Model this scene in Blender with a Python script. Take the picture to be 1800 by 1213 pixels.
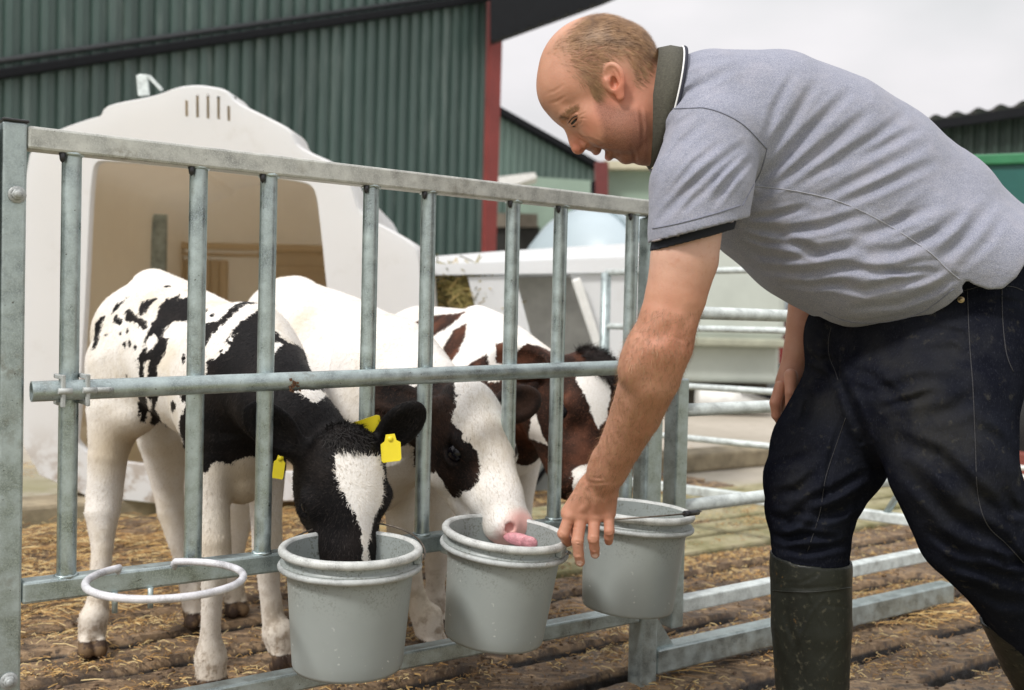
import bpy, bmesh, math, random
import numpy as np
from mathutils import Vector, Matrix, noise as mnoise

# ------------------------------------------------------------------ camera, sky, sun, exposure
scene = bpy.context.scene
for o in list(bpy.data.objects):
    bpy.data.objects.remove(o)
FPX = 1800.0                       # focal length in photo pixels (36 mm on a 36 mm wide sensor)
CAMH = 0.85
cam_data = bpy.data.cameras.new('camera')
cam = bpy.data.objects.new('camera', cam_data)
scene.collection.objects.link(cam)
cam_data.sensor_width = 36.0
cam_data.lens = 36.0
cam_data.clip_start = 0.05
cam_data.clip_end = 3000
cam_rot = Matrix.Rotation(math.radians(90) - 0.022, 3, 'X') @ Matrix.Rotation(0.023, 3, 'Z')
cam.matrix_world = Matrix.Translation((0, 0, CAMH)) @ cam_rot.to_4x4()
cam_data.dof.use_dof = True
cam_data.dof.focus_distance = 1.86
cam_data.dof.aperture_fstop = 4.0
scene.camera = cam
scene.view_settings.view_transform = 'Standard'
scene.view_settings.look = 'None'
scene.view_settings.gamma = 1
scene.view_settings.exposure = 0.84
scene.cycles.max_bounces = 6
scene.cycles.use_denoising = True

SUN_EL, SUN_AZ = 50, 222          # azimuth measured clockwise from +Y (the way the camera looks)
world = bpy.data.worlds.new('World')
scene.world = world
world.use_nodes = True
wn, wl = world.node_tree.nodes, world.node_tree.links
wn.clear()
w_out = wn.new('ShaderNodeOutputWorld')
w_bg = wn.new('ShaderNodeBackground')
w_sky = wn.new('ShaderNodeTexSky')
w_sky.sky_type = 'NISHITA'
w_sky.sun_disc = False
w_sky.sun_elevation = math.radians(SUN_EL)
w_sky.sun_rotation = math.radians(SUN_AZ)
w_sky.dust_density = 4
w_bg.inputs['Strength'].default_value = 0.063
# overcast: a cloud layer covers nearly all of the clear sky
w_tc = wn.new('ShaderNodeTexCoord')
w_map = wn.new('ShaderNodeMapping')
w_map.inputs['Scale'].default_value = (1, 1, 2.2)
w_noise = wn.new('ShaderNodeTexNoise')
w_noise.inputs['Scale'].default_value = 2.1
w_noise.inputs['Detail'].default_value = 5
w_noise.inputs['Roughness'].default_value = 0.45
w_ramp = wn.new('ShaderNodeValToRGB')
w_ramp.color_ramp.elements[0].position = 0.30
w_ramp.color_ramp.elements[0].color = (5.0, 5.2, 5.15, 1)
w_ramp.color_ramp.elements[1].position = 0.62
w_ramp.color_ramp.elements[1].color = (8.3, 7.95, 8.1, 1)
w_mix = wn.new('ShaderNodeMix')
w_mix.data_type = 'RGBA'
w_mix.inputs['Factor'].default_value = 0.93
wl.new(w_tc.outputs['Generated'], w_map.inputs['Vector'])
wl.new(w_map.outputs['Vector'], w_noise.inputs['Vector'])
wl.new(w_noise.outputs['Fac'], w_ramp.inputs['Fac'])
wl.new(w_sky.outputs['Color'], w_mix.inputs['A'])
wl.new(w_ramp.outputs['Color'], w_mix.inputs['B'])
# an overcast dome is about twice as bright overhead as at the horizon
w_sep = wn.new('ShaderNodeSeparateXYZ')
w_grad = wn.new('ShaderNodeMapRange')
w_grad.inputs['From Min'].default_value = 0.12
w_grad.inputs['From Max'].default_value = 1.0
w_grad.inputs['To Min'].default_value = 1.0
w_grad.inputs['To Max'].default_value = 1.9
w_mul = wn.new('ShaderNodeVectorMath')
w_mul.operation = 'SCALE'
wl.new(w_tc.outputs['Generated'], w_sep.inputs[0])
wl.new(w_sep.outputs['Z'], w_grad.inputs['Value'])
wl.new(w_mix.outputs['Result'], w_mul.inputs[0])
wl.new(w_grad.outputs['Result'], w_mul.inputs['Scale'])
wl.new(w_mul.outputs['Vector'], w_bg.inputs['Color'])
wl.new(w_bg.outputs['Background'], w_out.inputs['Surface'])

sun_data = bpy.data.lights.new('sun', 'SUN')
sun_data.energy = 1.5
sun_data.angle = math.radians(10)
sun_data.color = (1.0, 0.97, 0.93)
sun = bpy.data.objects.new('sun', sun_data)
scene.collection.objects.link(sun)
_az, _el = math.radians(SUN_AZ), math.radians(SUN_EL)
sun_dir = Vector((math.sin(_az) * math.cos(_el), math.cos(_az) * math.cos(_el), math.sin(_el)))
sun.rotation_euler = sun_dir.to_track_quat('Z', 'Y').to_euler()

# ------------------------------------------------------------------ helpers
COL = scene.collection
rng = np.random.default_rng(7)
random.seed(7)


def ray(px, py):
    v = Vector(((px - 900) / FPX, -(py - 606.5) / FPX, -1.0))
    return cam_rot @ v


def P(px, py, depth):
    """World point seen at photo pixel (px, py), depth metres ahead of the viewpoint."""
    r = ray(px, py)
    return Vector((0, 0, CAMH)) + r * (depth / r.y)


def PG(px, py, z=0.0):
    r = ray(px, py)
    return Vector((0, 0, CAMH)) + r * ((z - CAMH) / r.z)


def PXm(px, py, Y):        # photo pixel + depth -> numpy
    p = P(px, py, Y)
    return np.array((p.x, p.y, p.z))


def tag(o, label=None, cat=None, group=None, kind=None):
    if label: o['label'] = label
    if cat: o['category'] = cat
    if group: o['group'] = group
    if kind: o['kind'] = kind
    return o


def thing(name, label, cat, loc=(0, 0, 0), rz=0.0, group=None):
    o = bpy.data.objects.new(name, None)
    o.empty_display_size = 0.1
    COL.objects.link(o)
    o.location = loc
    o.rotation_euler = (0, 0, rz)
    return tag(o, label, cat, group)


def link_mesh(name, me, mat, parent=None, smooth=False):
    o = bpy.data.objects.new(name, me)
    COL.objects.link(o)
    mats = mat if isinstance(mat, (list, tuple)) else [mat]
    for m in mats:
        me.materials.append(m)
    if smooth:
        me.shade_smooth()
    if parent is not None:
        # geometry is written in world space: counter the parent's transform
        bpy.context.view_layer.update()
        o.parent = parent
        o.matrix_parent_inverse = parent.matrix_world.inverted()
    return o


class MB:
    """collects boxes, tubes, lathes ... and links them as ONE mesh object"""
    def __init__(s):
        s.bm = bmesh.new()

    def box(s, c, size, rot=None, bevel=0.0):
        r = bmesh.ops.create_cube(s.bm, size=1.0)
        vs = r['verts']
        bmesh.ops.scale(s.bm, vec=size, verts=vs)
        if bevel > 0:
            es = list({e for v in vs for e in v.link_edges})
            rb = bmesh.ops.bevel(s.bm, geom=es, offset=bevel, segments=2, affect='EDGES', profile=0.5)
            vs = list({v for f in rb['faces'] for v in f.verts} | {v for v in vs if v.is_valid})
        if rot is not None:
            bmesh.ops.rotate(s.bm, cent=(0, 0, 0), matrix=rot, verts=vs)
        bmesh.ops.translate(s.bm, vec=Vector(c), verts=vs)
        return vs

    def beam(s, a, b, w, h, bevel=0.003, up=(0, 0, 1)):
        """rectangular section from a to b; w sideways, h along up"""
        a, b = Vector(a), Vector(b)
        d = (b - a)
        L = d.length
        x = d.normalized()
        y = Vector(up).cross(x)
        if y.length < 1e-4:
            y = Vector((0, 1, 0))
        y.normalize()
        z = x.cross(y)
        rot = Matrix((x, y, z)).transposed()
        return s.box((a + b) / 2, (L, w, h), rot, bevel)

    def tube(s, pts, r, seg=12, closed=False, caps=True, radii=None):
        pts = [Vector(p) for p in pts]
        n = len(pts)
        rings = []
        prev = None
        for i, p in enumerate(pts):
            if closed:
                t = (pts[(i + 1) % n] - pts[i - 1]).normalized()
            else:
                t = (pts[min(i + 1, n - 1)] - pts[max(i - 1, 0)]).normalized()
            if prev is None:
                ref = Vector((0, 0, 1)) if abs(t.z) < 0.9 else Vector((1, 0, 0))
                u = t.cross(ref).normalized()
            else:
                u = (prev - t * prev.dot(t)).normalized()
            prev = u
            v = t.cross(u)
            rr = radii[i] if radii is not None else r
            rings.append([s.bm.verts.new(p + (u * math.cos(2 * math.pi * k / seg) + v * math.sin(2 * math.pi * k / seg)) * rr) for k in range(seg)])
        for i in range(n if closed else n - 1):
            A, B = rings[i], rings[(i + 1) % n]
            for k in range(seg):
                f = s.bm.faces.new((A[k], A[(k + 1) % seg], B[(k + 1) % seg], B[k]))
                f.smooth = True
        if caps and not closed:
            s.bm.faces.new(list(reversed(rings[0])))
            s.bm.faces.new(rings[-1])

    def lathe(s, prof, seg=64, mat=None):
        """prof: list of (r, z); mat: Matrix 4x4"""
        M = mat or Matrix.Identity(4)
        rings = []
        for r, z in prof:
            if r < 1e-6:
                rings.append([s.bm.verts.new(M @ Vector((0, 0, z)))])
            else:
                rings.append([s.bm.verts.new(M @ Vector((r * math.cos(2 * math.pi * k / seg), r * math.sin(2 * math.pi * k / seg), z))) for k in range(seg)])
        for A, B in zip(rings, rings[1:]):
            for k in range(seg):
                k2 = (k + 1) % seg
                a = [A[k % len(A)], A[k2 % len(A)], B[k2 % len(B)], B[k % len(B)]]
                u = []
                for q in a:
                    if q not in u: u.append(q)
                if len(u) > 2:
                    s.bm.faces.new(u).smooth = True

    def poly(s, pts, thick=None, normal=None):
        """flat polygon, optionally extruded by thick along normal"""
        pts = [Vector(p) for p in pts]
        vs = [s.bm.verts.new(p) for p in pts]
        f = s.bm.faces.new(vs)
        if thick:
            f.normal_update()
            n = Vector(normal) if normal is not None else f.normal
            vb = [s.bm.verts.new(p + n * thick) for p in pts]
            s.bm.faces.new(list(reversed(vb)))
            m = len(pts)
            for i in range(m):
                s.bm.faces.new((vs[i], vb[i], vb[(i + 1) % m], vs[(i + 1) % m]))

    def build(s, name, mat, parent=None, smooth=False):
        bmesh.ops.recalc_face_normals(s.bm, faces=s.bm.faces)
        me = bpy.data.meshes.new(name)
        s.bm.to_mesh(me)
        s.bm.free()
        return link_mesh(name, me, mat, parent, smooth)


# ------------------------------------------------------------------ materials
class NT:
    def __init__(s, name):
        s.m = bpy.data.materials.new(name)
        s.m.use_nodes = True
        s.n, s.l = s.m.node_tree.nodes, s.m.node_tree.links
        s.b = s.n['Principled BSDF']
        s.out = s.n['Material Output']
        s.tc = s.n.new('ShaderNodeTexCoord')

    def set(s, **k):
        for a, v in k.items():
            s.b.inputs[a.replace('_', ' ')].default_value = v
        return s

    def noise(s, scale, detail=4, rough=0.5, vec=None, stretch=None, dist=0.0):
        t = s.n.new('ShaderNodeTexNoise')
        t.inputs['Scale'].default_value = scale
        t.inputs['Detail'].default_value = detail
        t.inputs['Roughness'].default_value = rough
        t.inputs['Distortion'].default_value = dist
        v = vec or s.tc.outputs['Object']
        if stretch:
            mp = s.n.new('ShaderNodeMapping')
            mp.inputs['Scale'].default_value = stretch[:3]
            if len(stretch) > 3:
                mp.inputs['Rotation'].default_value = stretch[3:]
            s.l.new(v, mp.inputs['Vector'])
            v = mp.outputs['Vector']
        s.l.new(v, t.inputs['Vector'])
        return t.outputs['Fac']

    def ramp(s, fac, stops):
        r = s.n.new('ShaderNodeValToRGB')
        e = r.color_ramp.elements
        while len(e) < len(stops):
            e.new(0.5)
        for i, (p, c) in enumerate(stops):
            e[i].position = p
            e[i].color = (*c, 1) if len(c) == 3 else c
        s.l.new(fac, r.inputs['Fac'])
        return r.outputs['Color']

    def ms(s, fac, lo, hi, to0=0.0, to1=1.0, smooth=True):
        r = s.n.new('ShaderNodeMapRange')
        r.interpolation_type = 'SMOOTHSTEP' if smooth else 'LINEAR'
        r.inputs['From Min'].default_value = lo
        r.inputs['From Max'].default_value = hi
        r.inputs['To Min'].default_value = to0
        r.inputs['To Max'].default_value = to1
        s.l.new(fac, r.inputs['Value'])
        return r.outputs['Result']

    def mix(s, fac, a, b, blend='MIX'):
        x = s.n.new('ShaderNodeMix')
        x.data_type = 'RGBA'
        x.blend_type = blend
        for inp, v in (('Factor', fac), ('A', a), ('B', b)):
            sock = x.inputs[inp] if inp == 'Factor' else [q for q in x.inputs if q.name == inp and q.type == 'RGBA'][0]
            if inp == 'Factor' and not hasattr(v, 'node'):
                sock.default_value = v
            elif hasattr(v, 'node'):
                s.l.new(v, sock)
            else:
                sock.default_value = (*v, 1)
        return [q for q in x.outputs if q.type == 'RGBA'][0]

    def math(s, op, a, b=None):
        x = s.n.new('ShaderNodeMath')
        x.operation = op
        for i, v in enumerate((a, b)):
            if v is None: continue
            if hasattr(v, 'node'): s.l.new(v, x.inputs[i])
            else: x.inputs[i].default_value = v
        return x.outputs[0]

    def attr(s, name):
        a = s.n.new('ShaderNodeAttribute')
        a.attribute_name = name
        return a.outputs['Fac']

    def attrc(s, name):
        a = s.n.new('ShaderNodeAttribute')
        a.attribute_name = name
        return a.outputs['Color']

    def color(s, c):
        if hasattr(c, 'node'): s.l.new(c, s.b.inputs['Base Color'])
        else: s.b.inputs['Base Color'].default_value = (*c, 1)
        return s

    def link(s, inp, v):
        s.l.new(v, s.b.inputs[inp])
        return s

    def bump(s, h, strength=0.3, dist=0.01, prev=None):
        b = s.n.new('ShaderNodeBump')
        b.inputs['Strength'].default_value = strength
        b.inputs['Distance'].default_value = dist
        s.l.new(h, b.inputs['Height'])
        if prev is not None:
            s.l.new(prev, b.inputs['Normal'])
        s.l.new(b.outputs['Normal'], s.b.inputs['Normal'])
        return b.outputs['Normal']


def m_galv(name, tint=(0.36, 0.42, 0.42), dirt=0.45, metallic=0.7, rough=0.40):
    m = NT(name)
    n1 = m.noise(26, 6, 0.62)
    n2 = m.noise(420, 2, 0.6)
    n3 = m.noise(7, 5, 0.6)
    d = tuple(c * 0.62 for c in tint)
    l = tuple(min(1, c * 1.28 + 0.02) for c in tint)
    c = m.ramp(n1, [(0.32, d), (0.5, tint), (0.68, l)])
    c = m.mix(m.ms(n2, 0.42, 0.68, 0, 0.55), c, tuple(v * 1.35 for v in tint))
    dm = m.math('MULTIPLY', m.ms(n3, 0.52, 0.72), m.ms(m.noise(60, 5, 0.7), 0.45, 0.62))
    c = m.mix(m.math('MULTIPLY', dm, dirt), c, (0.16, 0.13, 0.085))
    spk = m.ms(m.noise(150, 3, 0.6), 0.68, 0.73)
    c = m.mix(m.math('MULTIPLY', spk, 0.8), c, (0.07, 0.055, 0.04))
    m.color(c)
    m.set(Metallic=metallic)
    m.link('Roughness', m.ms(n1, 0.3, 0.7, rough - 0.1, rough + 0.16))
    m.bump(n2, 0.12, 0.002, m.bump(n1, 0.2, 0.004))
    return m.m


def m_plain(name, col, rough=0.6, metallic=0.0, var=0.15, scale=8, bump=0.0, bscale=60, spec=0.5, stretch=None):
    m = NT(name)
    n = m.noise(scale, 5, 0.6, stretch=stretch)
    m.color(m.ramp(n, [(0.3, tuple(c * (1 - var) for c in col)), (0.7, tuple(min(1, c * (1 + var)) for c in col))]))
    m.set(Roughness=rough, Metallic=metallic)
    m.b.inputs['Specular IOR Level'].default_value = spec
    if bump:
        m.bump(m.noise(bscale, 4, 0.6), bump, 0.003)
    return m.m


M = {}
M['galv'] = m_galv('galvanised_steel')
M['galv_light'] = m_galv('pale_galvanised_rod', (0.56, 0.56, 0.585), 0.5, 0.1, 0.5)
M['galv_ring'] = m_galv('speckled_ring', (0.38, 0.40, 0.395), 0.9, 0.1, 0.55)
M['galv_top'] = m_galv('weathered_top_rail', (0.44, 0.45, 0.42), 0.7, 0.25, 0.5)
M['black_plastic'] = m_plain('black_plastic', (0.02, 0.02, 0.022), 0.4)
M['wire'] = m_plain('rusty_wire', (0.14, 0.12, 0.10), 0.45, 0.7, 0.5, 60)
M['rust'] = m_plain('rust', (0.10, 0.045, 0.02), 0.9, 0, 0.5, 80)

# ------------------------------------------------------------------ fence line
# two points of the fence foot line in plan, from the vanishing point of its rails
FZ0 = 1.65
_v = ray(3450, 630)
FD = Vector((_v.x, _v.y, 0)).normalized()              # along the fence, away to the right
FN = Vector((FD.y, -FD.x, 0))                          # towards the viewer
FA = P(45, 600, FZ0); FA.z = 0
def F(s, z=0.0, out=0.0):
    return FA + FD * s + FN * out + Vector((0, 0, z))
def s_at(px, out=0.0, py=700):
    """distance along the fence whose point lies in the photo column px"""
    r = ray(px, py)
    b = FA + FN * out
    # (b + FD*s).x / .y = r.x / r.y
    return (r.x * b.y - r.y * b.x) / (FD.x * r.y - FD.y * r.x)
def z_at(px, py, out=0.0):
    s = s_at(px, out, py); b = F(s, 0, out)
    r = ray(px, py)
    return CAMH + r.z / r.y * b.y

ZT = z_at(50, 244); ZL = z_at(45, 1038.5); ZB = z_at(713, 1156)
ZT2 = z_at(1140, 367); ZL2 = z_at(747, 955)
print('rail heights', ZT, ZT2, ZL, ZL2, ZB, 'FD', FD)
print('post ground', z_at(1140, 1200), 's', s_at(1140), s_at(45))
# ------------------------------------------------------------------ pen gate
gate = thing('pen_gate', 'galvanised steel feeding gate with vertical bars between the man and the calves', 'gate', F(0.6))
S0, S1 = s_at(17), s_at(1143)
ZTm = (ZT + ZT2) / 2
RB = 0.0155
def part(mb, name, mat, parent=None, smooth=False):
    return mb.build(name, mat, parent or gate, smooth)

# left post: channel with a face plate, right post
m = MB(); m.beam(F(S0, -0.02), F(S0, ZTm + 0.022), 0.038, 0.036, 0.004, up=FD)
post_l = part(m, 'post', M['galv'])
m = MB(); m.beam(F(S0 - 0.038, -0.02, 0.003), F(S0 - 0.038, ZTm + 0.018, 0.003), 0.034, 0.03, 0.003, up=FD)
part(m, 'post', M['galv'])
m = MB(); m.box(F(S0 + 0.001, ZTm + 0.0245), (0.040, 0.042, 0.005), Matrix.Rotation(math.atan2(FD.y, FD.x), 3, 'Z'), 0.002)
part(m, 'post_cap', M['black_plastic'])
def bolt(s, z, out):
    b = MB()
    R = Matrix((FD, Vector((0, 0, 1)), FN)).transposed().to_4x4()
    Mx = Matrix.Translation(F(s, z, out)) @ R
    b.lathe([(0, 0.0), (0.0135, 0.0), (0.0135, 0.002), (0.009, 0.0025)], 24, Mx)
    b.lathe([(0.0095, 0.002), (0.0095, 0.008), (0.0075, 0.0095), (0.0062, 0.0095)], 6, Mx)
    b.lathe([(0.0062, 0.0095), (0.006, 0.013), (0.003, 0.0145), (0, 0.0145)], 16, Mx)
    bo = part(b, 'bolt', M['galv_ring'])
zb1, zb2 = z_at(28, 342, 0.02), z_at(22, 1196, 0.02)
bolt(s_at(26, 0.021), zb1, 0.0195); bolt(s_at(22, 0.021), zb2, 0.0195)
# rails
SPR = s_at(1141)
m = MB(); m.beam(F(S0 + 0.0185, ZT), F(SPR + 0.03, ZT2), 0.038, 0.037, 0.0045); part(m, 'top_rail', M['galv_top'])
m = MB(); m.beam(F(S0 + 0.0185, ZL), F(SPR - 0.028, (ZL + ZL2) / 2), 0.038, 0.036, 0.0045); part(m, 'middle_rail', M['galv'])
m = MB(); m.beam(F(S0 + 0.0185, ZB), F(SPR - 0.028, ZB), 0.038, 0.036, 0.0045); part(m, 'bottom_rail', M['galv'])
# right post to the ground with its gusset
m = MB(); m.beam(F(SPR, -0.02), F(SPR, ZT2 - 0.02), 0.05, 0.05, 0.005, up=FD); part(m, 'post', M['galv'])
# bars
bars = [(125, 275, 118, 1008), (348, 300, 340, 980), (472, 312, 462, 970), (652, 332, 645, 740), (754, 345, 741, 935),
        (903, 358, 893, 738), (988, 370, 971, 915), (1112, 380, 1099, 870)]
bar_s = []
M['bar'] = m_galv('galvanised_bar', (0.39, 0.455, 0.455), 0.25, 0.8, 0.36)
for (x1, y1, x2, y2) in bars:
    s = (s_at(x1, 0, y1) + s_at(x2, 0, y2)) / 2
    bar_s.append(s)
    m = MB()
    m.tube([F(s, ZL + 0.015), F(s, ZL + 0.3), F(s, ZT - 0.017)], RB, 20, caps=False)
    # weld beads
    for zz in (ZL + 0.0185, ZT - 0.0185):
        w = [F(s, zz) + (FD * math.cos(a) + FN * math.sin(a)) * (RB + 0.001) + Vector((0, 0, random.uniform(-.001, .001))) for a in [2 * math.pi * k / 18 for k in range(18)]]
        m.tube(w, 0.0032, 6, closed=True, radii=[random.uniform(0.0022, 0.0042) for _ in w])
    part(m, 'bar', M['bar'], smooth=False)
    # dark run-out hole of the galvanising next to the bar top
    m = MB()
    m.lathe([(0.0, -0.0005), (0.006, 0.0), (0.004, -0.012), (0.0, -0.016)], 8, Matrix.Translation(F(s - 0.017, ZTm - 0.0185, 0.012)))
    part(m, 'drain_hole', M['black_plastic'])
# the long round crossbar in front, held by two clamps on the first bar
out_c = 0.036
sc0, sc1 = s_at(55, out_c, 688), s_at(1150, out_c, 640)
zc0, zc1 = z_at(55, 688.5, out_c), z_at(1083, 646.6, out_c)
m = MB()
a, b = F(sc0, zc0, out_c), F(sc1, zc0 + (zc1 - zc0) * (sc1 - sc0) / (s_at(1083, out_c, 646) - sc0), out_c)
for r_ in (0.0165,):
    m.tube([a.lerp(b, t) for t in np.linspace(0, 1, 12)], r_, 24, caps=False)
    m.tube([a, a.lerp(b, 0.06)], r_ - 0.003, 24, caps=False)
    m.lathe([(r_ - 0.003, 0), (r_, 0)], 24, Matrix.Translation(a) @ FD.to_track_quat('Z', 'Y').to_matrix().to_4x4())
crossbar = part(m, 'crossbar', M['galv'])
m = MB(); m.lathe([(0, 0), (0.0134, 0)], 20, Matrix.Translation(a.lerp(b, 0.03)) @ FD.to_track_quat('Z', 'Y').to_matrix().to_4x4()); part(m, 'bar_plug', M['black_plastic'])
# rust burst weld on the crossbar
m = MB()
pr = F(s_at(518, out_c + 0.017, 668), z_at(518, 676, out_c + 0.017), out_c + 0.0155)
for _ in range(16):
    c = pr + FD * random.gauss(0, 0.004) + Vector((0, 0, random.gauss(0.0, 0.006)))
    m.box(c, (random.uniform(.002, .006), .004, random.uniform(.002, .006)), Matrix.Rotation(random.uniform(0, 3), 3, 'Y'))
part(m, 'rust_spot', M['rust'])
axis = (b - a).normalized()
for k, px_ in enumerate((103, 146)):
    sC = s_at(px_ + 4, out_c, 685)
    cC = a + axis * (sC - sc0)
    m = MB()
    # a folded U plate that grips bar and crossbar: two cheeks plus a web
    m.box(cC + FN * 0.016, (0.006, 0.012, 0.052), Matrix.Rotation(math.atan2(FD.y, FD.x), 3, 'Z'), 0.0015)
    m.box(cC - FN * 0.012 + Vector((0, 0, 0.0215)), (0.007, 0.056, 0.007), Matrix.Rotation(math.atan2(FD.y, FD.x), 3, 'Z'), 0.0015)
    m.box(cC - FN * 0.012 + Vector((0, 0, -0.0215)), (0.007, 0.056, 0.007), Matrix.Rotation(math.atan2(FD.y, FD.x), 3, 'Z'), 0.0015)
    m.tube([cC + FN * 0.02 + FD * -0.008, cC + FN * 0.02 + FD * 0.013], 0.0055, 6)
    part(m, 'clamp', M['galv_ring'])
m = MB()
cC = a + axis * (s_at(150, out_c) - sc0)
m.tube([cC + FN * 0.02, cC + FN * 0.02 + FD * 0.03, cC + FN * 0.012 + FD * 0.04], 0.0045, 8)
part(m, 'clamp_bolt', M['galv_ring'])

# ---- bucket rings and buckets
RZ = 0.398
def bucket_centre(px, py, out):
    s = s_at(px, out, py)
    return F(s, 0, out)
def bucket_frame(c, rimz, tilt_side=0.0, tilt_front=0.0):
    """local frame: x along fence, y away from the viewer (into pen)"""
    R = Matrix((FD, -FN, Vector((0, 0, 1)))).transposed()
    T = Matrix.Rotation(tilt_side, 3, 'Y') @ Matrix.Rotation(tilt_front, 3, 'X')
    return Matrix.Translation((c.x, c.y, rimz)) @ (R @ T).to_4x4()

def ring_part(c, Mx, z, r=0.138, rod=0.0065, mat=None, a0=0, a1=360, ends=True):
    m = MB()
    pts = [Mx @ Vector((r * math.cos(math.radians(t)), r * math.sin(math.radians(t)), z)) for t in np.linspace(a0, a1, 72, endpoint=(a1 - a0 < 360))]
    if a1 - a0 < 360:
        for k, e in ((0, 0), (-1, -1)):
            p = pts[k].copy()
            q = p + Vector((0, 0, -0.016)) - FN * 0.012
            q2 = p + Vector((0, 0, -0.004)) - FN * 0.007
            pts = ([q, q2] + pts) if k == 0 else (pts + [q2, q])
        m.tube(pts, rod, 14)
    else:
        m.tube(pts, rod, 14, closed=True)
    return part(m, 'bucket_ring', mat)

m_b = NT('grey_bucket_plastic')
nA = m_b.noise(5, 4, 0.6)
colr = m_b.ramp(nA, [(0.3, (0.265, 0.295, 0.285)), (0.7, (0.315, 0.345, 0.335))])
# grime specks gathered just under the rim, milk splashes lower down
sep = m_b.n.new('ShaderNodeSeparateXYZ'); m_b.l.new(m_b.tc.outputs['Object'], sep.inputs[0])
near_rim = m_b.ms(sep.outputs['Z'], -0.12, -0.02)
sp = m_b.ms(m_b.noise(210, 3, 0.7), 0.53, 0.58)
patch = m_b.ms(m_b.noise(16, 4, 0.7), 0.38, 0.52)
g = m_b.math('MULTIPLY', m_b.math('MULTIPLY', sp, patch), near_rim)
colr = m_b.mix(m_b.math('MULTIPLY', g, 0.6), colr, (0.10, 0.10, 0.07))
sp2 = m_b.math('MULTIPLY', m_b.ms(m_b.noise(95, 2, 0.5), 0.68, 0.70), m_b.ms(m_b.noise(9, 2, 0.5), 0.5, 0.6))
colr = m_b.mix(m_b.math('MULTIPLY', sp2, 0.5), colr, (0.75, 0.76, 0.74))
smear = m_b.ms(m_b.noise(12, 6, 0.7, stretch=(1, 1, 0.25)), 0.55, 0.75, 0, 0.25)
colr = m_b.mix(smear, colr, (0.27, 0.29, 0.265))
m_b.color(colr).set(Roughness=0.36)
m_b.link('Roughness', m_b.ms(nA, 0.3, 0.7, 0.32, 0.46))
m_b.bump(m_b.noise(30, 4, 0.6), 0.1, 0.002)
M['bucket'] = m_b.m
M['bucket_rim'] = m_galv('pale_bucket_rim', (0.46, 0.475, 0.46), 0.5, 0.0, 0.42)
M['milk'] = m_plain('milk', (0.82, 0.81, 0.76), 0.25, 0, 0.03)

def make_bucket(c, rimz, ts, tf, label, handle, r=0.125, hgt=0.215, rb=0.098):
    Mx = bucket_frame(c, rimz, ts, tf)
    t = bpy.data.objects.new('bucket', None); COL.objects.link(t); t.empty_display_size = 0.1
    base = Mx @ Vector((0, 0, -hgt)); t.location = base
    t.rotation_euler = Mx.to_euler()
    tag(t, label, 'bucket', 'grey buckets hung in the gate rings')
    bpy.context.view_layer.update()
    def loc(mb, name, mat, sm=False, origin=Mx):
        bmesh.ops.recalc_face_normals(mb.bm, faces=mb.bm.faces)
        me = bpy.data.meshes.new(name); mb.bm.to_mesh(me); mb.bm.free()
        o = bpy.data.objects.new(name, me); COL.objects.link(o); me.materials.append(mat)
        o.parent = t
        o.matrix_parent_inverse = t.matrix_world.inverted() @ Mx
        return o
    m = MB()
    outer = [(0, -hgt + 0.004), (rb - 0.012, -hgt + 0.004), (rb - 0.008, -hgt), (rb - 0.002, -hgt + 0.001), (rb, -hgt + 0.007)]
    for k in range(1, 8):
        q = k / 8
        outer.append((rb + (r - 0.013 - rb) * q, -hgt + 0.007 + (hgt - 0.03 - 0.007) * q))
    outer += [(r - 0.012, -0.03), (r - 0.0035, -0.029), (r - 0.002, -0.0265), (r - 0.0105, -0.025), (r - 0.0095, -0.012)]
    m.lathe(outer, 80)
    inner = [(r - 0.0125, -0.004), (r - 0.0135, -0.02), (r - 0.02, -0.08), (rb - 0.004, -hgt + 0.02), (rb - 0.012, -hgt + 0.011), (0, -hgt + 0.011)]
    m.lathe(inner, 80)
    # bail lugs
    for sx in (0.0, math.pi):
        R = Matrix.Rotation(handle['axis'] + sx, 4, 'Z')
        vs = m.box((0, 0, 0), (0.012, 0.024, 0.016), None, 0.002)
        bmesh.ops.transform(m.bm, matrix=R @ Matrix.Translation((r - 0.004, 0, -0.017)), verts=vs)
    loc(m, 'pail', M['bucket'])
    m = MB()
    m.lathe([(r - 0.0095, -0.013), (r - 0.001, -0.013), (r + 0.0018, -0.009), (r + 0.0018, -0.004), (r - 0.001, 0.0), (r - 0.006, 0.0015), (r - 0.011, 0.0), (r - 0.0125, -0.005)], 80)
    loc(m, 'rim', M['bucket_rim'])
    m = MB()
    m.lathe([(0, -hgt + 0.045), (rb - 0.0015, -hgt + 0.045)], 60)
    loc(m, 'milk', M['milk'])
    # wire bail, lying over at an angle
    m = MB()
    ax, lift = handle['axis'], handle['lift']
    pts = []
    rr = r + 0.006
    for tt in np.linspace(0, math.pi, 26):
        q = Vector((rr * math.cos(tt), rr * handle.get('stretch', 1.0) * math.sin(tt), -0.017 if tt in (0, math.pi) else -0.017))
        q = Matrix.Rotation(lift, 3, 'X') @ Vector((q.x, q.y, 0)) + Vector((0, 0, -0.017))
        pts.append(Matrix.Rotation(ax, 3, 'Z') @ q)
    m.tube(pts, 0.0018, 8)
    hd = loc(m, 'handle', M['wire'])
    if handle.get('grip'):
        m = MB()
        k0, k1 = handle['grip']
        m.tube(pts[k0:k1], 0.0062, 12)
        g = loc(m, 'grip', M['black_plastic'])
        g.parent = hd
        g.matrix_parent_inverse = Matrix.Identity(4)
    return Mx

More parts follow.
